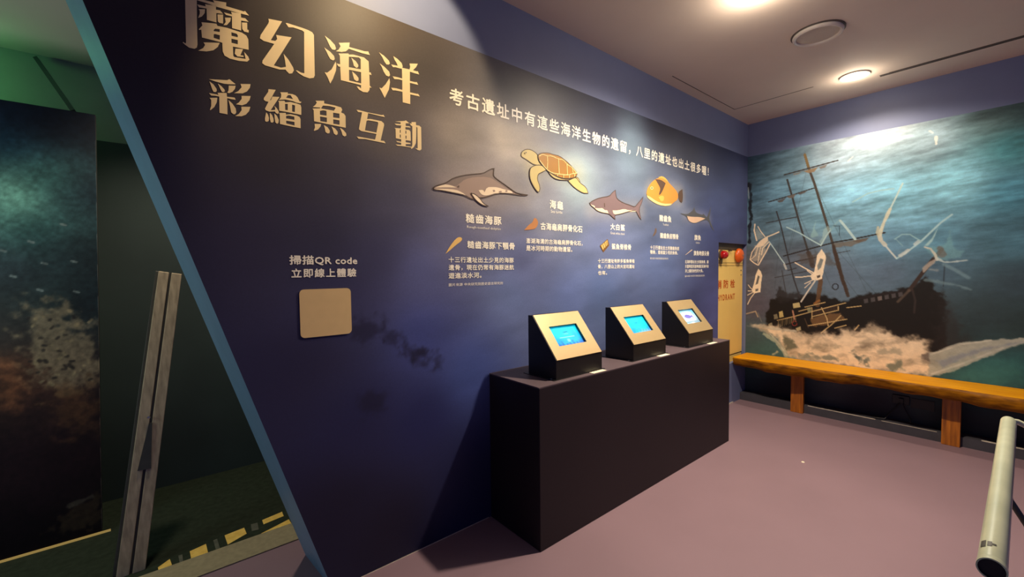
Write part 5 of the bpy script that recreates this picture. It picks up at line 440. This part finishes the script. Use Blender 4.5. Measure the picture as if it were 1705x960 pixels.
# ------------------------------------------------------------------ plinth and terminals
PX0, PX1, PD, PH = -3.464, -1.355, -.4136, .8265
t = empty('plinth', (0, 0, 0), label='long black plinth against the blue wall carrying three screens', category='plinth')
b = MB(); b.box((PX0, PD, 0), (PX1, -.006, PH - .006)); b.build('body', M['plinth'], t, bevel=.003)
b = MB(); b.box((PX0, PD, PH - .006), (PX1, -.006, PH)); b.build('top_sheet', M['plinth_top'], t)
SX0, SX1, SV0, SV1 = .071, .296, .083, .21
L_ = .2858; UY, UZ = -.18 / L_, -.222 / L_
TW = .374
sp = lambda u, v, n=0.: (u, -.19 + UY * v + UZ * n, 1.152 + UZ * v - UY * n)    # on the sloping face, n outwards
def screen_mesh(kind):
    us = np.linspace(0, 1, 70); vs = np.linspace(0, 1, 52)
    me, U, V = grid_mesh('screen', us, vs, lambda U, V: np.stack([np.array(sp(SX0 + (SX1 - SX0) * U, SV0 + (SV1 - SV0) * V, -.012)[i] + U * 0) for i in range(3)], -1))
    cv = Canvas(U, V)
    if kind < 2:
        cv.base([(0, 0, 20, 196, 226), (1, 0, 10, 190, 224), (.5, .3, 30, 206, 232), (.3, .5, 24, 196, 224), (.8, .6, 20, 160, 216), (0, 1, 36, 110, 190), (.5, .8, 40, 160, 210), (1, 1, 60, 110, 200), (.2, .75, 30, 150, 206)])
        cv.mul(1 + .25 * (fbm(cv.u * 4, cv.v * 4, 4) - .5))
        if kind == 0:
            for k in range(9): cv.lay('p', [(k / 8 - .06, 1.02), (k / 8 - .02, .86 - .05 * (k % 3)), (k / 8 + .05, .9), (k / 8 + .07, 1.02)], 0, (40, 90, 180), .7, .06, .04)
            cv.lay('p', [(.42, .27), (.62, .27), (.62, .33), (.42, .33)], 0, (20, 96, 140), .8, .03, .03)
            cv.lay('s', [(.42, .40), (.58, .40)], .02, (110, 226, 240), .7, .03, .02)
            cv.lay('s', [(.25, .56), (.75, .56)], .018, (150, 240, 248), .8, .02, 0)
            cv.lay('s', [(.5, .70), (.5, .76)], .05, (120, 240, 244), .9, .04, 0)
        else:
            cv.lay('p', [(.42, .33), (.58, .33), (.58, .40), (.42, .40)], 0, (14, 110, 160), .7, .04, .02)
            cv.lay('p', [(.3, 1.0), (.6, .8), (1.0, .85), (1.0, 1.0)], 0, (110, 160, 216), .7, .1, .06)
            for k in range(7): cv.lay('s', [(k / 7 + .05, .9), (k / 7 + .08, .8)], .02, (40, 120, 196), .5, .04, .02)
    else:
        cv.base([(0, 0, 120, 196, 220), (1, 0, 96, 170, 210), (.5, .5, 210, 234, 244), (0, 1, 150, 200, 220), (1, 1, 110, 140, 160), (.5, .05, 150, 214, 232)])
        cv.lay('p', [(.14, .18), (.82, .18), (.84, .78), (.14, .78)], 0, (214, 236, 244), .95, .04, 0)
        fishp = [(.22, .46), (.3, .36), (.44, .30), (.58, .36), (.68, .44), (.80, .36), (.76, .48), (.82, .60), (.68, .54), (.5, .62), (.34, .58)]
        cv.lay('p', fishp, 0, (104, 98, 178), .95, .04, .015)
        cv.lay('p', [(.14, .8), (.88, .8), (.88, .9), (.14, .9)], 0, (120, 150, 170), .9, .03, 0)
        cv.lay('p', [(.45, .88), (.62, .88), (.62, .96), (.45, .96)], 0, (230, 240, 244), .9, .03, 0)
    ink(me, cv.finish())
    return me
def terminal(x0, kind, lab):
    t = empty('touch_terminal', (x0, 0, 0), label=lab, category='screen', group='touch terminals on the black plinth')
    b = MB(); pr = [(-.155, PH + .003), (-.155, 1.152), (-.19, 1.152), (-.37, .93), (-.37, PH + .003)]
    # housing: sides, back, ledge, lip (the slope is closed by the face plate)
    for xa, xb in ((0, .006), (TW - .006, TW)):
        b.prism(pr, lambda y, z, x=xa: (x, y, z), lambda y, z, x=xb: (x, y, z))
    b.box((.006, -.161, PH + .003), (TW - .006, -.155, 1.152)); b.box((.006, -.19, 1.146), (TW - .006, -.161, 1.152)); b.box((.006, -.37, PH + .003), (TW - .006, -.364, .93))
    b.build('housing', M['black_metal'], t)
    b = MB(); V1 = L_ + .001
    def slab(u0, u1, v0, v1): b.add([sp(u, v, nn) for nn in (-.001, .003) for u, v in ((u0, v0), (u1, v0), (u1, v1), (u0, v1))], [(0, 3, 2, 1), (4, 5, 6, 7), (0, 1, 5, 4), (1, 2, 6, 5), (2, 3, 7, 6), (3, 0, 4, 7)])
    slab(.004, TW - .004, 0, SV0); slab(.004, TW - .004, SV1, V1); slab(.004, SX0, SV0, SV1); slab(SX1, TW - .004, SV0, SV1)
    b.build('face_plate', M['gold_plate'], t)
    b = MB()
    b.add([sp(SX0 + (SX1 - SX0) * a, SV0 + (SV1 - SV0) * c, nn) for nn in (-.013, -.001) for a, c in ((0, 0), (1, 0), (1, 1), (0, 1))], [(0, 1, 5, 4), (1, 2, 6, 5), (2, 3, 7, 6), (3, 0, 4, 7), (0, 3, 2, 1)])
    b.build('bezel', M['bezel'], t)
    link('screen', screen_mesh(kind), t, [M['screen']])
    b = MB(); b.box((-.022, -.376, PH), (TW + .022, -.135, PH + .003)); b.build('base_plate', M['black_metal'], t)
    b = MB(); b.lathe([(.0001, -.003), (.004, -.0025), (.005, 0)], (-.012, -.345, PH + .0062), n=10); b.lathe([(.005, 0), (.005, -.003)], (-.012, -.345, PH + .0062), n=10); b.build('screw', M['steel'], t, smooth=True)
    return t
terminal(-3.300, 0, 'nearest and leftmost touch terminal with a plain cyan screen, above the plinth end')
terminal(-2.615, 1, 'middle touch terminal of three, cyan screen, between its two neighbours')
terminal(-1.930, 2, 'farthest touch terminal, its whitish screen showing a purple fish')
for x, lab in ((-3.045, 'small white label strip in front of the leftmost touch terminal'), (-2.365, 'small white label strip in front of the middle touch terminal'), (-1.67, 'small white label strip in front of the farthest touch terminal')):
    t = empty('label_strip', (x, -.395, PH), label=lab, category='label', group='label strips on the plinth edge')
    b = MB(); b.box((0, -.012, 0), (.115, .018, .002)); b.build('plate', M['label_white'], t)

# QR plate left blank
PL = (-4.433, -4.223, 1.130, 1.332)
def rrect(x0, x1, z0, z1, r, n=5):
    out = []
    for cx, cz, a0 in ((x1 - r, z1 - r, 0), (x0 + r, z1 - r, 90), (x0 + r, z0 + r, 180), (x1 - r, z0 + r, 270)):
        for k in range(n + 1):
            a = math.radians(a0 + 90 * k / n); out.append((cx + r * math.cos(a), cz + r * math.sin(a)))
    return out
b = MB(); b.prism(rrect(*PL, .018), lambda x, z: (x, -.0025, z), lambda x, z: (x, -.007, z))
b.build('wall_plate', M['plate_cream'], label='blank cream square plate with rounded corners on the dark blue wall', category='sign')

# ------------------------------------------------------------------ hydrant cabinet in its opening
t = empty('hydrant_cabinet', (0, .03, 0), label='cream hydrant cabinet with orange lettering recessed beside the blue wall', category='cabinet')
CX0, CX1 = -.655, -.022
b = MB(); b.box((CX0, .006, ZL + .001), (CX1, .21, ZO - .001)); b.build('body', M['cabinet'], t)
b = MB(); b.box((CX0, 0, .50), (CX1, .006, 1.425)); dr = b.build('door', M['cabinet'], t, bevel=.002)
b = MB(); b.box((CX0, 0, 1.46), (CX1, .006, 1.585)); b.build('alarm_panel', M['cabinet'], t)
b = MB(); b.box((CX0, 0, 1.59), (CX1, .005, ZO - .002)); b.build('dark_head', M['dark_steel'], t)  # dark band standing in for the shade under the opening's header
b = MB(); b.box((CX0, .001, 1.431), (CX1, .006, 1.455)); b.build('joint_strip', M['cabinet'], t)
for z0, z1 in ((1.425, 1.431), (1.455, 1.46), (.492, .5)):
    b = MB(); b.box((CX0, .004, z0), (CX1, .0058, z1)); b.build('gap', M['cab_line'], t)
for z0 in (1.375, 1.325):
    b = MB(); b.box((-.075, -.004, z0), (-.055, 0, z0 + .01)); b.build('catch', M['steel'], t)
HYD = []
for s, x0, x1, zc, h, bold in [('消防栓',-0.6258,-0.2182,1.2414,0.0834,0.03),('HYDRANT',-0.6064,-0.2147,1.1063,0.0569,0.03)]:
    if ord(s[0]) < 256: HYD.append((s, x0, x1, zc, h, bold)); continue
    cw = (x1 - x0) / (len(s) + .5 * (len(s) - 1))
    for k, ch in enumerate(s): HYD.append((ch, x0 + 1.5 * cw * k, x0 + 1.5 * cw * k + cw, zc, h, bold))
for s, x0, x1, zc, h, bold in HYD:
    text_mesh('lettering', s, x0, x1, zc, h, bold, lambda x, z: (x, -.0012, z), M['red_ink'], t)
t = empty('alarm_lamp', (-.545, .03, 1.535), label='red dome alarm lamp on the cream cabinet top', category='lamp')
b = MB(); b.lathe([(.05, 0), (.05, .012), (.04, .016)], (0, 0, 0), 'y', 20, sgn=-1); b.build('collar', M['dark_steel'], t, smooth=True)
b = MB(); b.lathe([(.04, .014), (.042, .035), (.036, .055), (.022, .068), (.0005, .073)], (0, 0, 0), 'y', 20, sgn=-1); b.build('dome', M['red_glass'], t, smooth=True)
b = MB(); b.prism([(.0, -.05), (.03, -.055), (.02, -.09), (.01, -.09)], lambda x, z: (x - .05, -.004, z), lambda x, z: (x - .05, -.03, z)); b.build('bracket', M['dark_steel'], t)
t = empty('alarm_bell', (-.165, .03, 1.535), label='round orange alarm bell on the cream cabinet top', category='bell')
b = MB(); b.lathe([(.02, 0), (.02, .014)], (0, 0, 0), 'y', 16, sgn=-1); b.build('mount', M['dark_steel'], t)
b = MB(); b.lathe([(.074, .012), (.076, .018), (.072, .034), (.055, .05), (.03, .058), (.0005, .06)], (0, 0, 0), 'y', 28, sgn=-1); b.lathe([(.074, .012), (.068, .018), (.05, .04), (.0005, .05)], (0, 0, 0), 'y', 28, sgn=-1); b.build('gong', M['orange_metal'], t, smooth=True)
b = MB(); b.lathe([(.008, .058), (.008, .066), (.0005, .068)], (0, 0, 0), 'y', 12, sgn=-1); b.build('centre_nut', M['steel'], t, smooth=True)
b = MB(); b.box((-.012, -.03, .045), (.012, -.002, .07)); o = b.build('bracket', M['dark_steel'], empty('alarm_bracket', (-.365, .03, 1.53), label='small dark bracket between red lamp and orange bell', category='bracket'))

# ------------------------------------------------------------------ wooden bench
t = empty('bench', (0, 0, 0), label='long varnished live-edge wooden bench along the shipwreck mural', category='bench')
R = random.Random(3)
prof = [(-.006, .402), (-.006, .489), (-.340, .489), (-.356, .486), (-.364, .476), (-.366, .455), (-.360, .428), (-.345, .404), (-.318, .388), (-.27, .384), (-.1, .39)]
npf = len(prof); Ys = list(np.linspace(-.018, -4.3, 86)); b = MB(); vs_ = []; fs_ = []; mi = []
ph = [R.uniform(0, 6) for _ in range(4)]
for y in Ys:
    w = .008 * math.sin(y * 5 + ph[0]) + .006 * math.sin(y * 13 + ph[1]) + .004 * math.sin(y * 31 + ph[2])
    for k, (x, z) in enumerate(prof):
        low = 1 if 5 <= k <= 9 else (.3 if k in (3, 4) else 0)
        vs_.append((x + w * low, y, z + (w * .8 if 6 <= k else 0)))
for i in range(len(Ys) - 1):
    for k in range(npf):
        fs_.append((i * npf + k, i * npf + (k + 1) % npf, (i + 1) * npf + (k + 1) % npf, (i + 1) * npf + k)); mi.append(0 if k in (1, 2) else 1)
b.v = vs_; b.f = fs_ + [tuple(range(npf)), tuple(range((len(Ys) - 1) * npf, len(Ys) * npf))]; b.mi = mi + [1, 1]
b.build('seat', [M['wood_top'], M['wood_edge']], t, smooth=True)
for y0, y1 in ((-.487, -.592), (-1.528, -1.632), (-2.57, -2.675), (-3.61, -3.715)):
    b = MB(); b.box((-.175, y1, 0), (-.1365, y0, .392)); b.build('leg', M['wood_leg'], t, bevel=.004)
# outlet and cables under the bench
t = empty('wall_outlet', (-.0025, -1.265, .255), label='black wall outlet under the bench with two hanging cables', category='outlet')
b = MB(); b.box((-.012, -.055, -.035), (0, .055, .04)); b.build('cover', M['black_plastic'], t, bevel=.003)
b = MB(); b.box((-.03, -.018, -.02), (-.012, .012, .016)); b.build('plug', M['black_plastic'], t)
b = MB(); b.box((-.0135, .0, .004), (-.012, .012, .014)); b.build('indicator', M['white_plastic'], t)
b = MB(); b.tube([(-.025, .0, -.015), (-.03, .03, -.07), (-.05, .07, -.13), (-.09, .09, -.168), (-.11, .16, -.17)], .006, 8); b.build('cable', M['black_plastic'], t, smooth=True)
b = MB(); b.tube([(-.025, -.008, -.015), (-.03, -.035, -.08), (-.05, -.07, -.14), (-.07, -.075, -.172)], .006, 8); b.build('cable', M['black_plastic'], t, smooth=True)
b = MB(); b.box((-.008, -1.47, .205), (-.0025, -1.33, .285)); b.build('blank_cover', M['black_plastic'], label='black blank cover plate on the wall right of the outlet', category='cover')

# ------------------------------------------------------------------ handrail in the foreground
t = empty('handrail', (-2.79, -1.9, 0), label='worn pale green tube handrail with open end in the right foreground', category='handrail')
o = lambda x, y, z: (x + 2.79, y + 1.9, z)
RR = .0178
b = MB(); b.tube([o(-3.838, -1.895, .9), o(-3.3, -1.896, .9), o(-2.82, -1.8965, .9), o(-2.795, -1.8965, .898), o(-2.782, -1.8965, .888)], [RR, RR, RR, RR, RR * .8], 24, caps=False)
b.build('tube', M['rail'], t, smooth=True)
b = MB(); b.tube([o(-3.836, -1.895, .9), o(-3.80, -1.895, .9)], RR * .93, 24); b.build('end_plug', M['black_plastic'], t)
b = MB(); b.lathe([(RR * .9, 0), (RR * 1.02, 0), (RR * 1.03, .012), (RR, .014)], (0, 0, 0), 'z', 24)
eb = b.build('end_ring', M['rail'], t, smooth=True); eb.rotation_euler = (0, math.radians(90), 0); eb.location = o(-3.8395, -1.895, .9)
b = MB()
for a0, a1, x0, x1 in ((36, 60, -3.795, -3.77), (66, 84, -3.792, -3.774), (84, 100, -3.786, -3.78)):
    vs_ = []
    for k in range(5):
        a = math.radians(a0 + (a1 - a0) * k / 4)
        for x in (x0, x1): vs_.append(o(x, -1.895 + (RR + .0006) * math.cos(a), .9 + (RR + .0006) * math.sin(a)))
    b.add(vs_, [(2 * k, 2 * k + 1, 2 * k + 3, 2 * k + 2) for k in range(4)])
b.build('worn_tape', M['rail_dark'], t)
b = MB(); b.tube([o(-2.80, -1.9, .904), o(-2.79, -1.915, .902), o(-2.79, -1.94, .89), o(-2.79, -2.2, .80), o(-2.79, -2.3, .70), o(-2.79, -2.3, 0)], .0085, 12); b.build('side_tube', M['rail'], t, smooth=True)
b = MB(); b.tube([o(-2.79, -1.895, .888), o(-2.79, -1.896, .69), o(-2.79, -1.905, .645), o(-2.79, -1.94, .58), o(-2.79, -2.24, .02), o(-2.79, -2.25, 0)], .0085, 12); b.build('strut', M['rail_dark'], t, smooth=True)

# ------------------------------------------------------------------ behind the partition
CB_ = [(-5.422,2.205,14,22,38),(-5.275,2.18,12,14,26),(-5.125,2.181,10,12,20),(-5.428,2.062,26,62,84),(-5.438,1.804,160,226,196),(-5.391,1.78,130,196,170),(-5.308,1.878,50,96,90),(-5.227,1.796,46,76,82),(-5.138,1.836,16,20,30),(-5.337,1.637,56,104,102),(-5.238,1.52,46,66,70),(-5.151,1.49,20,26,28),(-5.424,1.429,36,44,50),(-5.437,1.107,40,38,36),(-5.463,0.934,92,56,36),(-5.437,0.841,80,50,34),(-5.289,1.275,36,50,48),(-5.159,1.269,16,26,30),(-5.392,0.742,34,22,22),(-5.46,0.518,26,14,18),(-5.366,0.367,34,20,24),(-5.256,0.458,28,14,16),(-5.474,0.162,18,10,14),(-5.268,0.143,20,12,14),(-5.16,0.626,30,20,18),(-5.167,0.137,24,20,18)]
t = empty('coral_panel', (0, 0, 0), label='tall dark panel printed with a coral reef at the far left', category='panel')
PXT, PXB, PT2 = -5.105, -5.162, 2.2515
b = MB(); b.prism([(-7.6, .012), (PXB, .012), (PXT, PT2), (-7.6, PT2)], lambda x, z: (x, 1.2556, z), lambda x, z: (x, 1.30, z)); b.build('board', M['board_edge'], t)
us = np.array(seg(-7.6, -5.6, 30) + seg(-5.6, -5.10, 120) + [-5.10]); vs = np.linspace(.012, PT2, 380)
def fpan(U, V):
    X = np.minimum(U, PXB + (PXT - PXB) * V / PT2 - .0)
    return np.stack([X, np.full_like(X, 1.2546), V], -1)
me, U, V = grid_mesh('coral_print', us, vs, fpan)
co = np.empty(len(me.vertices) * 3); me.vertices.foreach_get('co', co); co = co.reshape(-1, 3)
cv = Canvas(co[:, 0], co[:, 2]); cv.base(CB_)
cv.mul(1 + .5 * (fbm(cv.u * 9, cv.v * 9, 4) - .5))
for k in [('p',[(-5.399,1.163),(-5.372,1.25),(-5.32,1.277),(-5.27,1.237),(-5.226,1.147),(-5.153,1.115),(-5.153,0.819),(-5.2,0.78),(-5.317,0.818),(-5.385,0.921)],0,(132,118,92),0.8,0.1,0.09),('p',[(-5.317,0.818),(-5.176,0.823),(-5.162,0.562),(-5.251,0.584),(-5.301,0.691)],0,(104,70,42),0.6,0.12,0.08),('p',[(-5.479,0.995),(-5.452,0.962),(-5.428,0.839),(-5.45,0.769),(-5.486,0.821)],0,(150,94,60),0.6,0.12,0.08),('s',[(-5.197,0.924),(-5.199,0.925)],0.006,(150,134,100),0.75,0.008,0.004),('s',[(-5.365,0.915),(-5.36,0.916)],0.006,(34,30,26),0.75,0.008,0.004),('s',[(-5.172,0.844),(-5.182,0.85)],0.006,(150,134,100),0.75,0.008,0.004),('s',[(-5.338,1.027),(-5.34,1.022)],0.006,(34,30,26),0.75,0.008,0.004),('s',[(-5.332,1.193),(-5.334,1.197)],0.006,(150,134,100),0.75,0.008,0.004),('s',[(-5.251,0.938),(-5.245,0.926)],0.006,(34,30,26),0.75,0.008,0.004),('s',[(-5.211,0.9),(-5.211,0.902)],0.006,(150,134,100),0.75,0.008,0.004),('s',[(-5.312,1.174),(-5.309,1.178)],0.006,(34,30,26),0.75,0.008,0.004),('s',[(-5.346,0.869),(-5.354,0.863)],0.006,(150,134,100),0.75,0.008,0.004),('s',[(-5.283,1.086),(-5.291,1.077)],0.006,(34,30,26),0.75,0.008,0.004),('s',[(-5.258,1.061),(-5.257,1.063)],0.006,(150,134,100),0.75,0.008,0.004),('s',[(-5.288,1.014),(-5.28,1.011)],0.006,(34,30,26),0.75,0.008,0.004),('s',[(-5.285,0.976),(-5.281,0.979)],0.006,(150,134,100),0.75,0.008,0.004),('s',[(-5.335,0.972),(-5.331,0.962)],0.006,(34,30,26),0.75,0.008,0.004),('s',[(-5.369,0.971),(-5.367,0.959)],0.006,(150,134,100),0.75,0.008,0.004),('s',[(-5.156,1.216),(-5.151,1.219)],0.006,(34,30,26),0.75,0.008,0.004),('s',[(-5.308,1.047),(-5.31,1.045)],0.006,(150,134,100),0.75,0.008,0.004),('s',[(-5.276,0.917),(-5.266,0.916)],0.006,(34,30,26),0.75,0.008,0.004),('s',[(-5.352,0.984),(-5.355,0.987)],0.006,(150,134,100),0.75,0.008,0.004),('s',[(-5.238,0.919),(-5.238,0.916)],0.006,(34,30,26),0.75,0.008,0.004),('s',[(-5.181,0.95),(-5.175,0.938)],0.006,(150,134,100),0.75,0.008,0.004),('s',[(-5.356,0.974),(-5.353,0.971)],0.006,(34,30,26),0.75,0.008,0.004),('s',[(-5.16,1.165),(-5.171,1.153)],0.006,(150,134,100),0.75,0.008,0.004),('s',[(-5.18,0.845),(-5.171,0.848)],0.006,(34,30,26),0.75,0.008,0.004),('s',[(-5.231,0.896),(-5.238,0.885)],0.006,(150,134,100),0.75,0.008,0.004),('s',[(-5.311,0.876),(-5.304,0.877)],0.006,(34,30,26),0.75,0.008,0.004),('s',[(-5.213,1.145),(-5.219,1.14)],0.006,(150,134,100),0.75,0.008,0.004),('s',[(-5.244,0.953),(-5.234,0.954)],0.006,(34,30,26),0.75,0.008,0.004),('s',[(-5.36,1.185),(-5.358,1.188)],0.006,(150,134,100),0.75,0.008,0.004),('s',[(-5.263,1.094),(-5.255,1.094)],0.006,(34,30,26),0.75,0.008,0.004),('s',[(-5.264,1.116),(-5.274,1.111)],0.006,(150,134,100),0.75,0.008,0.004),('s',[(-5.382,1.194),(-5.384,1.188)],0.006,(34,30,26),0.75,0.008,0.004),('s',[(-5.369,1.155),(-5.373,1.145)],0.006,(150,134,100),0.75,0.008,0.004),('s',[(-5.262,0.983),(-5.255,0.983)],0.006,(34,30,26),0.75,0.008,0.004),('s',[(-5.271,1.002),(-5.264,0.99)],0.006,(150,134,100),0.75,0.008,0.004),('s',[(-5.269,0.937),(-5.264,0.927)],0.006,(34,30,26),0.75,0.008,0.004),('s',[(-5.323,0.856),(-5.314,0.844)],0.006,(150,134,100),0.75,0.008,0.004),('s',[(-5.227,1.19),(-5.225,1.18)],0.006,(34,30,26),0.75,0.008,0.004),('s',[(-5.242,1.059),(-5.237,1.064)],0.006,(150,134,100),0.75,0.008,0.004),('s',[(-5.342,1.087),(-5.348,1.087)],0.006,(34,30,26),0.75,0.008,0.004),('s',[(-5.292,0.892),(-5.301,0.894)],0.006,(150,134,100),0.75,0.008,0.004),('s',[(-5.3,1.142),(-5.308,1.132)],0.006,(34,30,26),0.75,0.008,0.004),('s',[(-5.236,1.216),(-5.241,1.219)],0.006,(150,134,100),0.75,0.008,0.004),('s',[(-5.384,0.975),(-5.391,0.974)],0.006,(34,30,26),0.75,0.008,0.004),('s',[(-5.298,1.022),(-5.291,1.024)],0.006,(150,134,100),0.75,0.008,0.004),('s',[(-5.329,1.047),(-5.338,1.048)],0.006,(34,30,26),0.75,0.008,0.004),('s',[(-5.368,1.574),(-5.352,1.568)],0.005,(120,132,128),0.8,0.006,0),('s',[(-5.327,1.467),(-5.311,1.461)],0.005,(120,132,128),0.8,0.006,0),('s',[(-5.433,1.403),(-5.418,1.397)],0.005,(120,132,128),0.8,0.006,0),('s',[(-5.347,1.333),(-5.331,1.326)],0.005,(120,132,128),0.8,0.006,0),('s',[(-5.46,1.527),(-5.445,1.522)],0.005,(120,132,128),0.8,0.006,0),('s',[(-5.222,1.477),(-5.205,1.471)],0.005,(120,132,128),0.8,0.006,0),('s',[(-5.253,1.666),(-5.237,1.661)],0.005,(120,132,128),0.8,0.006,0),('s',[(-5.219,1.319),(-5.202,1.312)],0.005,(120,132,128),0.8,0.006,0),('p',[(-5.345,0.094),(-5.267,0.174),(-5.164,0.208),(-5.146,0.062),(-5.205,0.036),(-5.314,0.065)],0,(64,52,36),0.8,0.03,0.05),('s',[(-5.277,0.194),(-5.198,0.214)],0.01,(90,84,70),0.7,0.01,0.01)]: cv.lay(*k)
cv.mul(1 + .5 * (fbm(cv.u * 60, cv.v * 60, 3) - .5))
ink(me, cv.finish()); link('coral_print', me, t, [M['print']])
b = MB(); b.box((-7.6, 1.25, .0), (PXB + .035, 1.2542, .0115)); b.build('light_strip', M['glow_strip'], t, label='thin glowing strip along the panel foot')  # emission stands in for light leaking beneath the panel
b = MB(); b.tube([(-5.365, 1.675, 2.628), (-5.19, 1.30, 2.262)], .013, 4); b.build('brace', M['backdrop'], t)
t = empty('aluminium_post', (0, 0, 0), label='leaning pair of grey aluminium channels left of the blue wall edge', category='post')
A0, A1 = Vector((-5.078, .72, -.0)), Vector((-4.974, .72, 0)); B0, B1 = Vector((-4.8758, 1.0, 1.4196)), Vector((-4.7787, 1.0, 1.4025))
def chan(w0, w1, name):
    b = MB(); p0 = A0.lerp(A1, w0); p1 = A0.lerp(A1, w1); q0 = B0.lerp(B1, w0); q1 = B0.lerp(B1, w1); d = Vector((0, .035, 0))
    b.add([p0, p1, p1 + d, p0 + d, q0, q1, q1 + d, q0 + d], [(0, 3, 2, 1), (4, 5, 6, 7), (0, 1, 5, 4), (1, 2, 6, 5), (2, 3, 7, 6), (3, 0, 4, 7)])
    return b.build(name, M['alu'], t, bevel=.003)
chan(.0, .45, 'channel'); chan(.55, 1., 'channel')
A0.y += .03; B0.y += .03; A1.y += .03; B1.y += .03
bc = chan(-.13, .06, 'back_channel'); bc.data.materials[0] = M['rail_dark']
A0.y -= .03; B0.y -= .03; A1.y -= .03; B1.y -= .03
b = MB(); p = [A0.lerp(A1, .44), A0.lerp(A1, .56), B0.lerp(B1, .56), B0.lerp(B1, .44)]; d0 = Vector((0, .014, 0)); d1 = Vector((0, .03, 0))
b.add([q + d0 for q in p] + [q + d1 for q in p], [(0, 1, 2, 3), (7, 6, 5, 4), (0, 4, 5, 1), (1, 5, 6, 2), (2, 6, 7, 3), (3, 7, 4, 0)]); b.build('web', M['rail_dark'], t)
def on_post(u, s): return A0.lerp(A1, u).lerp(B0.lerp(B1, u), s)
b = MB(); q = [on_post(.44, .47), on_post(.56, .47), on_post(.74, .32), on_post(.24, .32)]; f_ = Vector((0, -.006, 0))
b.add([v for v in q] + [v + f_ for v in q], [(0, 1, 2, 3), (7, 6, 5, 4), (0, 4, 5, 1), (1, 5, 6, 2), (2, 6, 7, 3), (3, 7, 4, 0)]); b.build('hinge_plate', M['rail_dark'], t)
b = MB(); b.lathe([(.0001, .009), (.006, .007), (.007, 0)], tuple(on_post(.40, .49) + Vector((0, -.006, 0))), 'y', 12, sgn=-1); b.build('rivet', M['steel'], t, smooth=True)
DASH = [([[-4.928,0.7],[-4.883,0.74],[-4.876,0.678],[-4.925,0.66]],1),([[-4.804,0.748],[-4.736,0.767],[-4.734,0.67],[-4.802,0.67]],1),([[-4.653,0.789],[-4.562,0.801],[-4.56,0.729],[-4.65,0.685]],1),([[-4.472,0.818],[-4.367,0.838],[-4.369,0.783],[-4.474,0.766]],1),([[-4.501,0.678],[-4.354,0.727],[-4.353,0.672],[-4.43,0.646]],1),([[-4.85,0.745],[-4.834,0.742],[-4.833,0.658],[-4.846,0.662]],0),([[-4.704,0.777],[-4.687,0.781],[-4.684,0.679],[-4.701,0.667]],0),([[-4.528,0.813],[-4.497,0.807],[-4.503,0.729],[-4.535,0.737]],0)]
for i, (q, c) in enumerate(DASH):  # flat coloured patches standing in for light falling through gaps
    b = MB(); b.prism([tuple(v) for v in q], lambda x, y: (x, y, .0006), lambda x, y: (x, y, .0016))
    b.build('floor_tape' if c else 'floor_patch', M['tape'] if c else M['grey_tape'], label=['yellow tape mark nearest the aluminium post foot','second yellow tape mark right of the aluminium post','third yellow tape mark right of the aluminium post','long yellow tape mark nearest the slanted wall edge','thin yellow sliver of tape against the beige threshold strip','narrow grey patch beside the first yellow tape mark','grey patch between second and third yellow tape marks','dim grey patch left of the slanted wall edge'][i], category='tape', **({'group': 'yellow tape marks on the dark carpet'} if c else {'group': 'grey patches between the yellow tape marks'}))
b = MB(); b.lathe([(.011, 0), (.009, .003), (.0005, .004)], (-1.35, -.93, .0), n=9); b.build('paper_scrap', M['label_white'], label='tiny white scrap lying on the purple floor near the bench', category='scrap')
